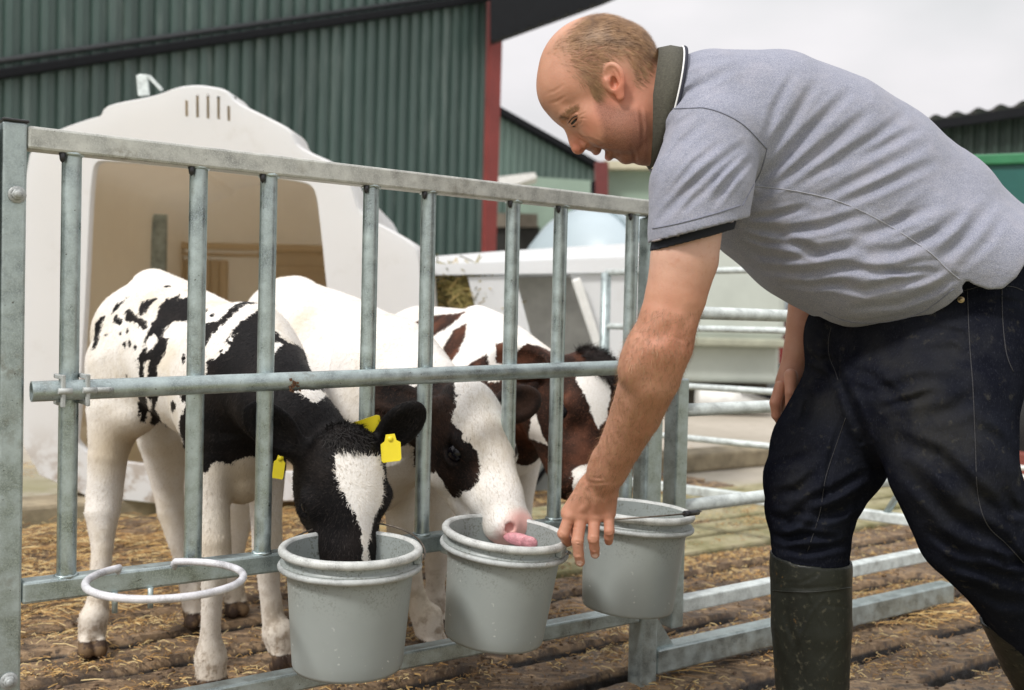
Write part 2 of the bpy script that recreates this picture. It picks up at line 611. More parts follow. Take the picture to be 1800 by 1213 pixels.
OUT = 0.16
ang_cam = 0.0
c0 = bucket_centre(292, 1020, 0.135)
M0 = bucket_frame(c0, z_at(292, 1018, 0.135), 0.0, 0.0)
ring_part(c0, M0, 0.0, 0.121, 0.0062, M['galv_light'], 112 - 360, 66 )
for px_ in (196, 258):
    s = s_at(px_, 0.0, 1045)
    m = MB(); m.tube([F(s, ZL - 0.015, 0.022), F(s, ZL - 0.05, 0.022)], 0.005, 8)
    part(m, 'ring_stub', M['galv'])

c1 = bucket_centre(617, 970, OUT); z1 = z_at(617, 959, OUT)
M1 = make_bucket(c1, z1, 0.0, 0.02, 'grey bucket that the black faced calf has its muzzle in',
                 dict(axis=math.radians(-40), lift=math.radians(14), stretch=1.0))
ring_part(c1, M1, -0.034, 0.122, 0.0056, M['galv_ring'])
c2 = bucket_centre(890, 940, OUT); z2 = z_at(890, 932, OUT)
M2 = make_bucket(c2, z2, 0.055, 0.09, 'grey bucket the white faced calf is licking milk from, beside the hand',
                 dict(axis=math.radians(-62), lift=math.radians(-12), stretch=1.02))
ring_part(c2, M2, -0.034, 0.122, 0.0056, M['galv_ring'])
c3 = bucket_centre(1118, 905, OUT); z3 = z_at(1118, 893, OUT)
M3 = make_bucket(c3, z3, 0.06, 0.03, 'empty grey bucket behind the hand with a black grip on its wire handle',
                 dict(axis=math.radians(192), lift=math.radians(13), stretch=1.1, grip=(11, 15)))
ring_part(c3, M3, -0.034, 0.122, 0.0056, M['galv_ring'])
for cc in (c1, c2, c3):      # bracket arm from the rail to each ring
    q = Vector((cc.x, cc.y, 0)) - FN * OUT
    for dd in (-0.06, 0.06):
        m = MB()
        m.beam(q + FD * dd + Vector((0, 0, RZ - 0.012)) + FN * 0.015, q + FD * dd + FN * 0.048 + Vector((0, 0, RZ - 0.012)), 0.008, 0.02, 0.002)
        part(m, 'ring_bracket', M['galv'])

# foot beam and gusset to the right of the right post
FB = F(SPR + 0.028, 0.045)
m = MB(); m.beam(FB, FB + FD * 1.25, 0.05, 0.06, 0.005)
m.poly([F(SPR + 0.0255, 0.16, 0.012), F(SPR + 0.0255, 0.075, 0.012), F(SPR + 0.09, 0.075, 0.012)], 0.006, -FN)
part(m, 'foot_beam', M['galv'])

# ------------------------------------------------------------------ side gate (tubular), beyond the right post
def gate_panel(name, label, A, B, heights, rr, post_r=0.022, brace=False, end_post=True, h_top=None, boxpost=True):
    g = thing(name, label, 'gate', A)
    A, B = Vector(A), Vector(B)
    Bv = (B - A).normalized()
    ht = h_top or heights[-1]
    for P0 in ((A, B) if end_post else (A,)):
        m = MB()
        if boxpost: m.beam(P0 + Vector((0, 0, heights[0] - 0.05)), P0 + Vector((0, 0, ht + 0.02)), 0.045, 0.04, 0.004, up=Bv)
        else: m.tube([P0 + Vector((0, 0, heights[0])), P0 + Vector((0, 0, ht))], post_r, 14)
        m.build('post', M['galv'], g)
    for i, h in enumerate(heights):
        m = MB()
        if i == 0: m.beam(A + Bv * 0.02 + Vector((0, 0, h)), B - Bv * 0.02 + Vector((0, 0, h)), 0.04, 0.036, 0.004)
        else: m.tube([A.lerp(B, t) + Vector((0, 0, h)) for t in (0.0, 0.5, 1.0)], rr, 14)
        m.build('rail', M['galv_far'], g)
    if brace:
        m = MB(); m.tube([A.lerp(B, brace[0]) + Vector((0, 0, heights[0])), A.lerp(B, brace[1]) + Vector((0, 0, heights[brace[2]]))], 0.012, 10)
        m.build('brace', M['galv'], g)
    return g
M['galv_far'] = m_galv('pale_galvanised_tube', (0.55, 0.60, 0.59), 0.3, 0.1, 0.5)
GA = P(1190, 700, 2.52); GA.z = 0
GB = P(1640, 700, 3.18); GB.z = 0
GB = GA + (GB - GA) * 1.35
hs = [CAMH + ray(1200, y).z / ray(1200, y).y * GA.y for y in (1065, 892, 722, 549)]
gate_panel('yard_gate', 'galvanised tubular gate with round rails behind the man, right of the third bucket', GA, GB, hs, 0.0165, end_post=False, h_top=hs[2] + 0.06)
HA = P(1700, 700, 3.5); HA.z = 0
HB = P(1060, 700, 4.45); HB.z = 0
hs2 = [CAMH + ray(1200, y).z / ray(1200, y).y * 4.22 for y in (858, 768, 678, 577, 477)]
gate_panel('yard_gate', 'far tubular gate with thin pale rails and a diagonal brace, crossing before the white tank', HA, HB, hs2, 0.013, brace=(0.18, 0.1, 1), boxpost=False)
# ------------------------------------------------------------------ smooth solid modelling: blended volumes -> one continuous skin
def nrm(v):
    v = np.array(v, float); return v / np.linalg.norm(v)


class Solid:
    def __init__(s, lo, hi, h):
        s.h = h
        s.lo = np.array(lo, float)
        s.n = np.ceil((np.array(hi, float) - s.lo) / h).astype(int) + 1
        s.f = np.full(s.n, 1.0, np.float32)
        s.ax = [s.lo[i] + h * np.arange(s.n[i]) for i in range(3)]

    def _box(s, lo, hi):
        a = np.clip(np.floor((np.array(lo) - s.lo) / s.h).astype(int), 0, s.n)
        b = np.clip(np.ceil((np.array(hi) - s.lo) / s.h).astype(int) + 1, 0, s.n)
        if np.any(b <= a): return None
        sl = tuple(slice(a[i], b[i]) for i in range(3))
        g = [s.ax[i][a[i]:b[i]] for i in range(3)]
        return sl, g[0][:, None, None].astype(np.float32), g[1][None, :, None].astype(np.float32), g[2][None, None, :].astype(np.float32)

    def _mix(s, sl, d, k, sub=False):
        cur = s.f[sl]
        if sub:
            d = -d
            if k > 0:
                hh = np.maximum(k - np.abs(cur - d), 0) / k
                s.f[sl] = np.maximum(cur, d) + hh * hh * k * 0.25
            else: s.f[sl] = np.maximum(cur, d)
        else:
            if k > 0:
                hh = np.maximum(k - np.abs(cur - d), 0) / k
                s.f[sl] = np.minimum(cur, d) - hh * hh * k * 0.25
            else: s.f[sl] = np.minimum(cur, d)

    def ell(s, c, A, k=0.01, sub=False):
        """ellipsoid: centre c, A = three axis vectors scaled by radii"""
        c = np.array(c, float)
        A = [np.array(a, float) for a in A]
        ext = np.sqrt(sum(a * a for a in A)) + k + 2.5 * s.h
        r = s._box(c - ext, c + ext)
        if r is None: return s
        sl, X, Y, Z = r
        X = X - np.float32(c[0]); Y = Y - np.float32(c[1]); Z = Z - np.float32(c[2])
        q0 = 0; q1 = 0
        for a in A:
            R = float(np.linalg.norm(a)); u = a / R
            t = (X * np.float32(u[0]) + Y * np.float32(u[1]) + Z * np.float32(u[2])) / np.float32(R)
            q0 = q0 + t * t
            q1 = q1 + (t / np.float32(R)) ** 2
        k0 = np.sqrt(q0); k1 = np.sqrt(q1) + 1e-9
        s._mix(sl, k0 * (k0 - 1) / k1, k, sub)
        return s

    def cone(s, a, b, ra, rb, k=0.01, flat=None, fr=1.0, sub=False):
        """rounded cone a->b; flat: unit axis along which the section is scaled by fr"""
        a = np.array(a, float); b = np.array(b, float)
        R = max(ra, rb) * max(1.0, fr) + k + 2.5 * s.h
        r = s._box(np.minimum(a, b) - R, np.maximum(a, b) + R)
        if r is None: return s
        sl, X, Y, Z = r
        ab = b - a; L2 = float(ab @ ab) + 1e-12
        X = X - np.float32(a[0]); Y = Y - np.float32(a[1]); Z = Z - np.float32(a[2])
        t = np.clip((X * np.float32(ab[0]) + Y * np.float32(ab[1]) + Z * np.float32(ab[2])) / np.float32(L2), 0, 1)
        dx, dy, dz = X - t * np.float32(ab[0]), Y - t * np.float32(ab[1]), Z - t * np.float32(ab[2])
        rr = np.float32(ra) + t * np.float32(rb - ra)
        if flat is None:
            d = np.sqrt(dx * dx + dy * dy + dz * dz) - rr
        else:
            u = np.array(flat, float); u /= np.linalg.norm(u)
            w = dx * np.float32(u[0]) + dy * np.float32(u[1]) + dz * np.float32(u[2])
            d2 = dx * dx + dy * dy + dz * dz - w * w
            g = np.float32(1.0 / fr)
            l = np.sqrt(np.maximum(d2, 0) + (w * g) ** 2)
            gr = np.sqrt(np.maximum(d2, 0) + (w * g * g) ** 2) + 1e-9
            d = (l - rr) * l / gr if fr > 1 else (l - rr) * (l / gr)
        s._mix(sl, d, k, sub)
        return s

    def chain(s, nodes, k=0.01, flat=None, fr=1.0):
        # the links of a chain are joined with a tight blend first, so that they do not swell each other
        R = max(r for _, r in nodes) * max(1.0, fr) + k + 3 * s.h
        ps = np.array([np.array(p, float) for p, _ in nodes])
        r_ = s._box(ps.min(0) - R, ps.max(0) + R)
        if r_ is None: return s
        sl = r_[0]
        keep = s.f[sl].copy()
        s.f[sl] = 1.0
        for (p, r), (q, t) in zip(nodes, nodes[1:]):
            s.cone(p, q, r, t, min(k, 0.004), flat, fr)
        d = s.f[sl].copy()
        s.f[sl] = keep
        s._mix(sl, d, k)
        return s

    def slab_cut(s, p, nrm, k=0.0):
        """remove everything on the side of the plane that nrm points to"""
        p = np.array(p, float); nrm = np.array(nrm, float); nrm /= np.linalg.norm(nrm)
        X = s.ax[0][:, None, None]; Y = s.ax[1][None, :, None]; Z = s.ax[2][None, None, :]
        d = ((X - p[0]) * nrm[0] + (Y - p[1]) * nrm[1] + (Z - p[2]) * nrm[2]).astype(np.float32)
        s.f = np.maximum(s.f, d)
        return s

    def mesh(s):
        """surface nets"""
        f = s.f
        f[0] = f[-1] = 1; f[:, 0] = f[:, -1] = 1; f[:, :, 0] = f[:, :, -1] = 1
        ins = f < 0
        c = np.zeros(tuple(np.array(f.shape) - 1), np.uint8)
        for i in (0, 1):
            for j in (0, 1):
                for k in (0, 1):
                    c += ins[i:f.shape[0] - 1 + i, j:f.shape[1] - 1 + j, k:f.shape[2] - 1 + k]
        act = (c > 0) & (c < 8)
        I, J, K = np.nonzero(act)
        idx = np.full(act.shape, -1, np.int32)
        idx[I, J, K] = np.arange(len(I))
        pos = np.zeros((len(I), 3)); cnt = np.zeros(len(I))
        corners = [(i, j, k) for i in (0, 1) for j in (0, 1) for k in (0, 1)]
        val = {q: f[I + q[0], J + q[1], K + q[2]] for q in corners}
        for q in corners:
            for ax in range(3):
                if q[ax] == 0:
                    w = list(q); w[ax] = 1; w = tuple(w)
                    a, b = val[q], val[w]
                    m = (a < 0) != (b < 0)
                    t = np.where(m, a / np.where(m, a - b, 1), 0)
                    for d in range(3):
                        pos[:, d] += np.where(m, q[d] + (t if d == ax else 0), 0)
                    cnt += m
        pos /= cnt[:, None]
        V = s.lo + (np.stack([I, J, K], 1) + pos) * s.h
        faces = []
        for ax in range(3):
            o1, o2 = (ax + 1) % 3, (ax + 2) % 3
            a = np.take(ins, range(0, f.shape[ax] - 1), axis=ax); b = np.take(ins, range(1, f.shape[ax]), axis=ax)
            E = np.nonzero(a != b)
            e = np.stack(E, 1)
            ok = (e[:, o1] > 0) & (e[:, o2] > 0) & (e[:, o1] < f.shape[o1] - 1) & (e[:, o2] < f.shape[o2] - 1)
            e = e[ok]
            fl = a[tuple(e.T)]
            def g(d1, d2):
                q = e.copy(); q[:, o1] -= d1; q[:, o2] -= d2
                return idx[tuple(q.T)]
            Q = np.stack([g(0, 0), g(1, 0), g(1, 1), g(0, 1)], 1)
            Q[~fl] = Q[~fl][:, ::-1]
            faces.append(Q)
        Fq = np.concatenate(faces)
        Fq = Fq[(Fq >= 0).all(1)]
        return V, Fq


def vnormals(V, Fq):
    n = np.cross(V[Fq[:, 2]] - V[Fq[:, 0]], V[Fq[:, 3]] - V[Fq[:, 1]])
    N = np.zeros_like(V)
    for k in range(4):
        for d in range(3):
            N[:, d] += np.bincount(Fq[:, k], n[:, d], len(V))
    return N / (np.linalg.norm(N, axis=1)[:, None] + 1e-12)


def relax(V, Fq, it=2, lam=0.5):
    e = np.concatenate([Fq[:, [0, 1]], Fq[:, [1, 2]], Fq[:, [2, 3]], Fq[:, [3, 0]]])
    deg = np.bincount(e.ravel(), minlength=len(V)).astype(float)
    for k in range(it * 2):
        l = lam if k % 2 == 0 else -lam * 1.03
        S = np.zeros_like(V)
        for d in range(3):
            S[:, d] = np.bincount(e[:, 0], V[e[:, 1], d], len(V)) + np.bincount(e[:, 1], V[e[:, 0], d], len(V))
        V = V + l * (S / deg[:, None] - V)
    return V


def crease(V, N, pts, width, depth, side=None):
    """press (depth > 0) or raise a fold along a 3-D polyline"""
    pts = [np.array(p, float) for p in pts]
    best = np.full(len(V), 1e9); tt = np.zeros(len(V))
    n = len(pts) - 1
    for i in range(n):
        a, b = pts[i], pts[i + 1]
        ab = b - a; t = np.clip((V - a) @ ab / (ab @ ab), 0, 1)
        D = V - a - t[:, None] * ab
        w_ = (a + b) / 2 - np.array((0, 0, CAMH)); w_ /= np.linalg.norm(w_)
        dp = D @ w_                       # depth part counts little, so both faces of thin cloth move together
        d = np.sqrt(np.maximum((D * D).sum(1) - dp * dp, 0) + (dp * 0.25) ** 2)
        d = np.where(np.abs(dp) > 0.06, 1e9, d)
        m = d < best
        best[m] = d[m]; tt[m] = (i + t[m]) / n
    env = np.sin(np.pi * np.clip(tt * 0.9 + 0.05, 0, 1)) ** 0.7
    x = best / width
    # a trough with a small raised lip
    amt = (np.exp(-x * x) - 0.35 * np.exp(-((x - 1.6) / 0.7) ** 2)) * depth * env
    mid = pts[len(pts) // 2] - np.array((0, 0, CAMH)); mid /= np.linalg.norm(mid)
    return V + mid * amt[:, None]


def poly_sd(U, polys):
    """signed distance (inside positive) of 2-D points to a union of polygons"""
    best = np.full(len(U), -1e9)
    for pg in polys:
        pg = np.array(pg, float)
        lo, hi = pg.min(0) - 0.05, pg.max(0) + 0.05
        m = np.nonzero(((U > lo) & (U < hi)).all(1))[0]
        if len(m) == 0: continue
        u = U[m]; d = np.full(len(u), 1e9); ins = np.zeros(len(u), bool)
        for i in range(len(pg)):
            a, b = pg[i], pg[(i + 1) % len(pg)]
            ab = b - a
            t = np.clip(((u - a) @ ab) / (ab @ ab + 1e-12), 0, 1)
            d = np.minimum(d, np.linalg.norm(u - a - t[:, None] * ab, axis=1))
            cr = ((a[1] > u[:, 1]) != (b[1] > u[:, 1]))
            with np.errstate(divide='ignore', invalid='ignore'):
                xi = (b[0] - a[0]) * (u[:, 1] - a[1]) / (b[1] - a[1] + 1e-15) + a[0]
            ins ^= cr & (u[:, 0] < xi)
        best[m] = np.maximum(best[m], np.where(ins, d, -d))
    return np.maximum(best, -0.05)


class Flat:
    """a plane through centre c (world) facing the direction w: maps 3-D points to 2-D for laying out coat patches"""
    def __init__(s, px, py, Z):
        s.c = PXm(px, py, Z); s.Z = Z
        w = s.c - np.array((0, 0, CAMH)); s.w = w / np.linalg.norm(w)
        s.u = np.cross(s.w, (0, 0, 1)); s.u /= np.linalg.norm(s.u)
        s.v = np.cross(s.u, s.w)
    def map3(s, V):
        D = V - s.c
        return np.stack([D @ s.u, D @ s.v], 1)
    def px(s, pts):
        return s.map3(np.array([PXm(x, y, s.Z) for x, y in pts]))


def numesh(name, V, Fq, mat, parent=None, attrs=None, smooth=True):
    me = bpy.data.meshes.new(name)
    me.vertices.add(len(V)); me.vertices.foreach_set('co', V.astype(np.float32).ravel())
    Fq = np.asarray(Fq)
    k = Fq.shape[1]
    me.loops.add(Fq.size); me.loops.foreach_set('vertex_index', Fq.ravel().astype(np.int32))
    me.polygons.add(len(Fq)); me.polygons.foreach_set('loop_start', (np.arange(len(Fq)) * k).astype(np.int32))
    me.update(calc_edges=True)
    for a, v in (attrs or {}).items():
        at = me.attributes.new(a, 'FLOAT', 'POINT'); at.data.foreach_set('value', v.astype(np.float32))
    return link_mesh(name, me, mat, parent, smooth)


def blades(V, Fq, N, count, length, width, dirfn, lift=0.35, attrs=None, mask=None, jitter=0.25, seed=1, bend=0.3):
    """short hairs as slim two-segment blades rooted on the surface"""
    r = np.random.default_rng(seed)
    area = np.linalg.norm(np.cross(V[Fq[:, 2]] - V[Fq[:, 0]], V[Fq[:, 3]] - V[Fq[:, 1]]), axis=1)
    if mask is not None:
        area = area * np.maximum(mask[Fq].mean(1), 0)
    pf = r.choice(len(Fq), count, p=area / area.sum())
    a, b = r.random(count)[:, None], r.random(count)[:, None]
    q = Fq[pf]
    w = [(1 - a) * (1 - b), a * (1 - b), a * b, (1 - a) * b]
    p = sum(w[k] * V[q[:, k]] for k in range(4))
    n = sum(w[k] * N[q[:, k]] for k in range(4)); n /= np.linalg.norm(n, axis=1)[:, None]
    d = dirfn(p, n)
    d = d + r.normal(0, jitter, d.shape)
    d -= (d * n).sum(1)[:, None] * n
    d /= np.linalg.norm(d, axis=1)[:, None] + 1e-9
    L = length * (0.6 + 0.8 * r.random(count))[:, None]
    lf = lift * (0.5 + r.random(count))[:, None]
    s_ = np.cross(d, n); s_ /= np.linalg.norm(s_, axis=1)[:, None] + 1e-9
    W = width * (0.7 + 0.6 * r.random(count))[:, None]
    p0 = p - n * 0.0008
    mid = p0 + (d + n * lf * 1.4) * L * 0.5
    tip = p0 + (d + n * lf * (1.4 - bend)) * L
    BV = np.stack([p0 - s_ * W, p0 + s_ * W, mid + s_ * W * 0.8, mid - s_ * W * 0.8, tip + s_ * W * 0.15, tip - s_ * W * 0.15], 1).reshape(-1, 3)
    i = np.arange(count)[:, None] * 6
    BF = np.concatenate([i + np.array([[0, 1, 2, 3]]), i + np.array([[3, 2, 4, 5]])])
    at = {}
    for k_, v in (attrs or {}).items():
        vv = sum(w[k][:, 0] * v[q[:, k]] for k in range(4))
        at[k_] = np.repeat(vv, 6)
    at['rnd'] = np.repeat(r.random(count), 6)
    return BV, BF, at
# ------------------------------------------------------------------ the ground
def grid_mesh(name, mat, n_rng, s_rng, step_n, step_s, fn):
    ns = np.arange(n_rng[0], n_rng[1] + 1e-6, step_n)
    ss = np.arange(s_rng[0], s_rng[1] + 1e-6, step_s)
    N, S = np.meshgrid(ns, ss, indexing='ij')
    X = FA.x + FD.x * S + FN.x * N
    Y = FA.y + FD.y * S + FN.y * N
    Z = fn(N, S)
    v = np.stack([X, Y, Z], -1).reshape(-1, 3)
    a, b = N.shape
    idx = np.arange(a * b).reshape(a, b)
    f = np.stack([idx[:-1, :-1], idx[:-1, 1:], idx[1:, 1:], idx[1:, :-1]], -1).reshape(-1, 4)
    me = bpy.data.meshes.new(name)
    me.from_pydata(v.tolist(), [], f.tolist())
    return me

def vnoise(x, y, seed=0):
    """cheap smooth value noise, vectorised"""
    xi, yi = np.floor(x).astype(int), np.floor(y).astype(int)
    fx, fy = x - xi, y - yi
    fx, fy = fx * fx * (3 - 2 * fx), fy * fy * (3 - 2 * fy)
    def h(i, j):
        k = (i * 374761393 + j * 668265263 + seed * 1442695041) & 0x7fffffff
        k = (k ^ (k >> 13)) * 1274126177 & 0x7fffffff
        return ((k ^ (k >> 16)) & 0xffff) / 65535.0
    return (h(xi, yi) * (1 - fx) + h(xi + 1, yi) * fx) * (1 - fy) + (h(xi, yi + 1) * (1 - fx) + h(xi + 1, yi + 1) * fx) * fy

def fbm(x, y, seed=0, o=4):
    r = 0; a = 0.5; t = 0
    for k in range(o):
        r = r + a * vnoise(x * 2 ** k, y * 2 ** k, seed + k); t += a; a *= 0.5
    return r / t

SLAT, G0 = 0.215, 0.37
def slat_z(N, S):
    k = np.round((N - G0) / SLAT)
    d = np.abs(N - G0 - k * SLAT)
    # slots are interrupted by webs of concrete, and partly packed with dirt
    seg = (S + 0.37 * k) % 0.95
    web = np.clip((np.minimum(seg, 0.95 - seg) - 0.045) / 0.03, 0, 1)
    wid = 0.022 + 0.018 * fbm(S * 6 + k * 13, N * 5, 3)
    slot = np.clip((wid + 0.004 - d) / 0.007, 0, 1) * web
    pack = np.clip((fbm(S * 3.2, N * 3.2 + k * 7, 11, 3) - 0.53) / 0.14, 0, 1)
    slot = slot * (1 - 0.75 * pack)
    rough = 0.012 * (fbm(N * 6, S * 6, 5) - 0.5) + 0.007 * (fbm(N * 28, S * 22, 6) - 0.5) + 0.004 * (fbm(N * 90, S * 70, 7, 2) - 0.5)
    return 0.0 + rough - 0.105 * slot - 0.004

mg = NT('dirty_slatted_concrete')
pos = mg.tc.outputs['Object']
nb = mg.noise(2.2, 6, 0.62)
nf = mg.noise(38, 6, 0.7)
# fence-aligned stretched noise: scraped muck lies along the slats
ang = -math.atan2(FD.y, FD.x)
ns_ = mg.noise(10, 6, 0.65, stretch=(1.0, 4.0, 1.0, 0, 0, ang))
c = mg.ramp(nb, [(0.35, (0.075, 0.046, 0.026)), (0.5, (0.165, 0.105, 0.058)), (0.66, (0.30, 0.205, 0.12))])
c = mg.mix(mg.ms(ns_, 0.45, 0.66, 0, 0.85), c, (0.36, 0.245, 0.14))
c = mg.mix(mg.ms(nf, 0.5, 0.62, 0, 0.85), c, (0.050, 0.030, 0.018))
c = mg.mix(mg.ms(mg.noise(19, 5, 0.65), 0.56, 0.68, 0, 0.8), c, (0.045, 0.03, 0.02))
c = mg.mix(mg.ms(mg.noise(90, 4, 0.7), 0.60, 0.67, 0, 0.8), c, (0.45, 0.34, 0.20))
c = mg.mix(mg.ms(mg.noise(6, 5, 0.7, stretch=(1.0, 3.0, 1.0, 0, 0, ang)), 0.50, 0.62, 0, 0.75), c, (0.040, 0.027, 0.018))
# colour falls to near black with depth below the slat tops
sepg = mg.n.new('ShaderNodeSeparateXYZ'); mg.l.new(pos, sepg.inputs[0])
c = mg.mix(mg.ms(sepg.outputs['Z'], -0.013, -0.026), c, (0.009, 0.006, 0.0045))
c_n = mg.n.new('ShaderNodeVectorMath'); c_n.operation = 'DOT_PRODUCT'
mg.l.new(pos, c_n.inputs[0]); c_n.inputs[1].default_value = (0.93, -0.36, 0)
clean = mg.math('MULTIPLY', mg.ms(c_n.outputs['Value'], 0.05, 0.75), mg.ms(mg.noise(4.5, 5, 0.65), 0.36, 0.52))
top = mg.ms(sepg.outputs['Z'], -0.016, -0.008)
c = mg.mix(mg.math('MULTIPLY', mg.math('MULTIPLY', clean, top), 0.6), c, (0.30, 0.255, 0.175))
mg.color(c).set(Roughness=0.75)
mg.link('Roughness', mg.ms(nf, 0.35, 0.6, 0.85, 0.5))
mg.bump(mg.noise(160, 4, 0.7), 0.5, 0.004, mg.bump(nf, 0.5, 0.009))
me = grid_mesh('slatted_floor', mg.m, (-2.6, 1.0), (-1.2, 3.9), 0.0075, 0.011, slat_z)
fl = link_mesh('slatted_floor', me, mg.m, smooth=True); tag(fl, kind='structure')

mc = NT('pale_yard_concrete')
n1 = mc.noise(0.9, 6, 0.6); n2 = mc.noise(7, 6, 0.65)
c = mc.ramp(n1, [(0.3, (0.36, 0.32, 0.26)), (0.7, (0.52, 0.47, 0.40))])
c = mc.mix(mc.ms(n2, 0.45, 0.7, 0, 0.5), c, (0.30, 0.26, 0.20))
sepc = mc.n.new('ShaderNodeSeparateXYZ'); mc.l.new(mc.tc.outputs['Object'], sepc.inputs[0])
green = mc.math('MULTIPLY', mc.ms(sepc.outputs['Y'], 7.0, 4.3), mc.ms(mc.noise(3.0, 5, 0.65), 0.3, 0.55))
c = mc.mix(mc.math('MULTIPLY', green, 0.85), c, (0.22, 0.215, 0.075))
mc.color(c).set(Roughness=0.85)
mc.bump(n2, 0.4, 0.01)
m = MB(); m.poly([(-400, -30, -0.07), (400, -30, -0.07), (400, 600, -0.07), (-400, 600, -0.07)])
gr = m.build('ground', mc.m); tag(gr, kind='structure')
# mossy concrete kerb strips between the slatted floor and the yard
ks = NT('mossy_concrete')
c = ks.ramp(ks.noise(5, 6, 0.65), [(0.35, (0.16, 0.15, 0.06)), (0.5, (0.29, 0.265, 0.15)), (0.7, (0.42, 0.37, 0.25))])
c = ks.mix(ks.ms(ks.noise(22, 5, 0.7), 0.52, 0.68, 0, 0.6), c, (0.12, 0.10, 0.05))
ks.color(c).set(Roughness=0.9)
ks.bump(ks.noise(40, 5, 0.6), 0.4, 0.006)
m = MB()
for k in range(5):
    q0, q1 = F(1.5, -0.03, -1.02 - 0.215 * k), F(5.2, -0.03, -1.02 - 0.215 * k)
    m.beam(q0, q1, 0.17, 0.07, 0.012)
kb = m.build('mossy_path', ks.m); tag(kb, kind='structure')
m = MB()
m.beam(F(-1, -0.01, -2.9), F(6.5, -0.01, -2.9), 0.25, 0.12, 0.02)
kb2 = m.build('yard_kerb', m_plain('kerb_concrete', (0.30, 0.25, 0.17), 0.9, 0, 0.4, 9, 0.4)); tag(kb2, kind='structure')

# ------------------------------------------------------------------ straw
def straw_mesh(name, spots, mats, seed=5, wmin=0.0006, wmax=0.0015):
    """spots: list of (s, n, spread_s, spread_n, count, length, zbase, lift)"""
    r = np.random.default_rng(seed)
    cols = []
    for (s0, n0, ds, dn, cnt, ln, zb, lift) in spots:
        o = np.ones(cnt)
        cols.append(np.stack([r.normal(s0, ds, cnt), r.normal(n0, dn, cnt), ln * o, zb * o, lift * o], 1))
    A = np.concatenate(cols); k = len(A)
    sv, nv, ln, zb, lift = A.T
    inside = (nv > -2.6) & (nv < 1.0) & (sv > -1.2) & (sv < 3.9)
    z = np.where(inside, np.maximum(slat_z(nv, sv), -0.05), -0.062)
    p = np.stack([FA.x + FD.x * sv + FN.x * nv, FA.y + FD.y * sv + FN.y * nv, z + 0.004 + r.random(k) * zb], 1)
    L = (ln * (0.2 + 1.15 * r.random(k) ** 1.4))[:, None]
    an = r.normal(0.1, 0.95, k)
    d = np.stack([np.cos(an), np.sin(an), r.normal(0, 0.08, k) + lift * r.random(k)], 1); d /= np.linalg.norm(d, axis=1)[:, None]
    sd = np.cross(d, (0, 0, 1)); sd /= np.linalg.norm(sd, axis=1)[:, None]; sd *= (wmin + (wmax - wmin) * r.random(k))[:, None]
    up = np.zeros((k, 3)); up[:, 2] = 0.0008 + 0.0018 * r.random(k)
    c = p + d * L * 0.5 + r.normal(0, 1, (k, 3)) * (0.0035, 0.0035, 0.002) + (0, 0, 0.003)
    e = p + d * L; e[:, 2] = np.maximum(e[:, 2], z + 0.003)
    V = np.stack([p - sd, p + up, p + sd, c - sd, c + up, c + sd, e - sd, e + up, e + sd], 1).reshape(-1, 3)
    i = np.arange(k)[:, None] * 9
    Fq = np.stack([i + q for q in ([0, 1, 4, 3], [1, 2, 5, 4], [3, 4, 7, 6], [4, 5, 8, 7])], 1).reshape(-1, 4)
    o = numesh(name, V, Fq, mats, None, None, False)
    mi = np.repeat(r.integers(0, len(mats), k), 4)
    o.data.polygons.foreach_set('material_index', mi.astype(np.int32))
    return o
straws = [m_plain('straw_%s' % i, c, 0.6, 0, 0.2, 30) for i, c in enumerate([(0.46, 0.29, 0.10), (0.36, 0.20, 0.065), (0.22, 0.12, 0.04), (0.58, 0.44, 0.21), (0.12, 0.075, 0.035)])]
spots = []
for _ in range(70):        # thin scatter everywhere
    spots.append((random.uniform(-0.8, 3.6), random.uniform(-2.3, 0.75), 0.12, 0.1, 40, 0.045, 0.004, 0.0))
for _ in range(120):       # thick bedding at the back of the pen
    spots.append((random.uniform(-1.1, 2.2), random.uniform(-2.5, -1.25), 0.11, 0.08, 115, 0.075, 0.022, 0.12))
for (px, py, sp, ct, ln) in [(1215, 1040, 0.05, 60, 0.09), (1200, 1140, 0.06, 60, 0.08), (1600, 1080, 0.12, 260, 0.09), (1480, 1060, 0.1, 120, 0.06), (700, 1120, 0.1, 60, 0.06), (330, 960, 0.15, 420, 0.09), (200, 1010, 0.16, 420, 0.08), (420, 900, 0.2, 300, 0.09), (240, 1060, 0.12, 260, 0.07), (1180, 1165, 0.06, 50, 0.1), (120, 1120, 0.16, 160, 0.05), (1000, 1090, 0.14, 120, 0.05)]:
    q = PG(px, py) - FA
    spots.append((q.dot(FD), q.dot(FN), sp, sp * 0.6, ct, ln, 0.014, 0.10))
rs = np.random.default_rng(9)
for _ in range(520):        # short trodden chaff, matted over the slats
    spots.append((rs.uniform(-1.0, 3.7), rs.uniform(-2.4, 0.85), 0.10, 0.035, 95, 0.022, 0.003, 0.0))
st = straw_mesh('loose_straw', spots, straws)
tag(st, 'loose golden straw strewn over the dirty slatted floor', 'straw', kind='stuff')
st2 = straw_mesh('loose_straw', [(random.uniform(-2.5, 5), random.uniform(-5.0, -3.1), 0.25, 0.2, 60, 0.09, 0.02, 0.05) for _ in range(60)], straws)
tag(st2, 'thin straw scattered on the pale yard beyond the floor', 'straw', kind='stuff')

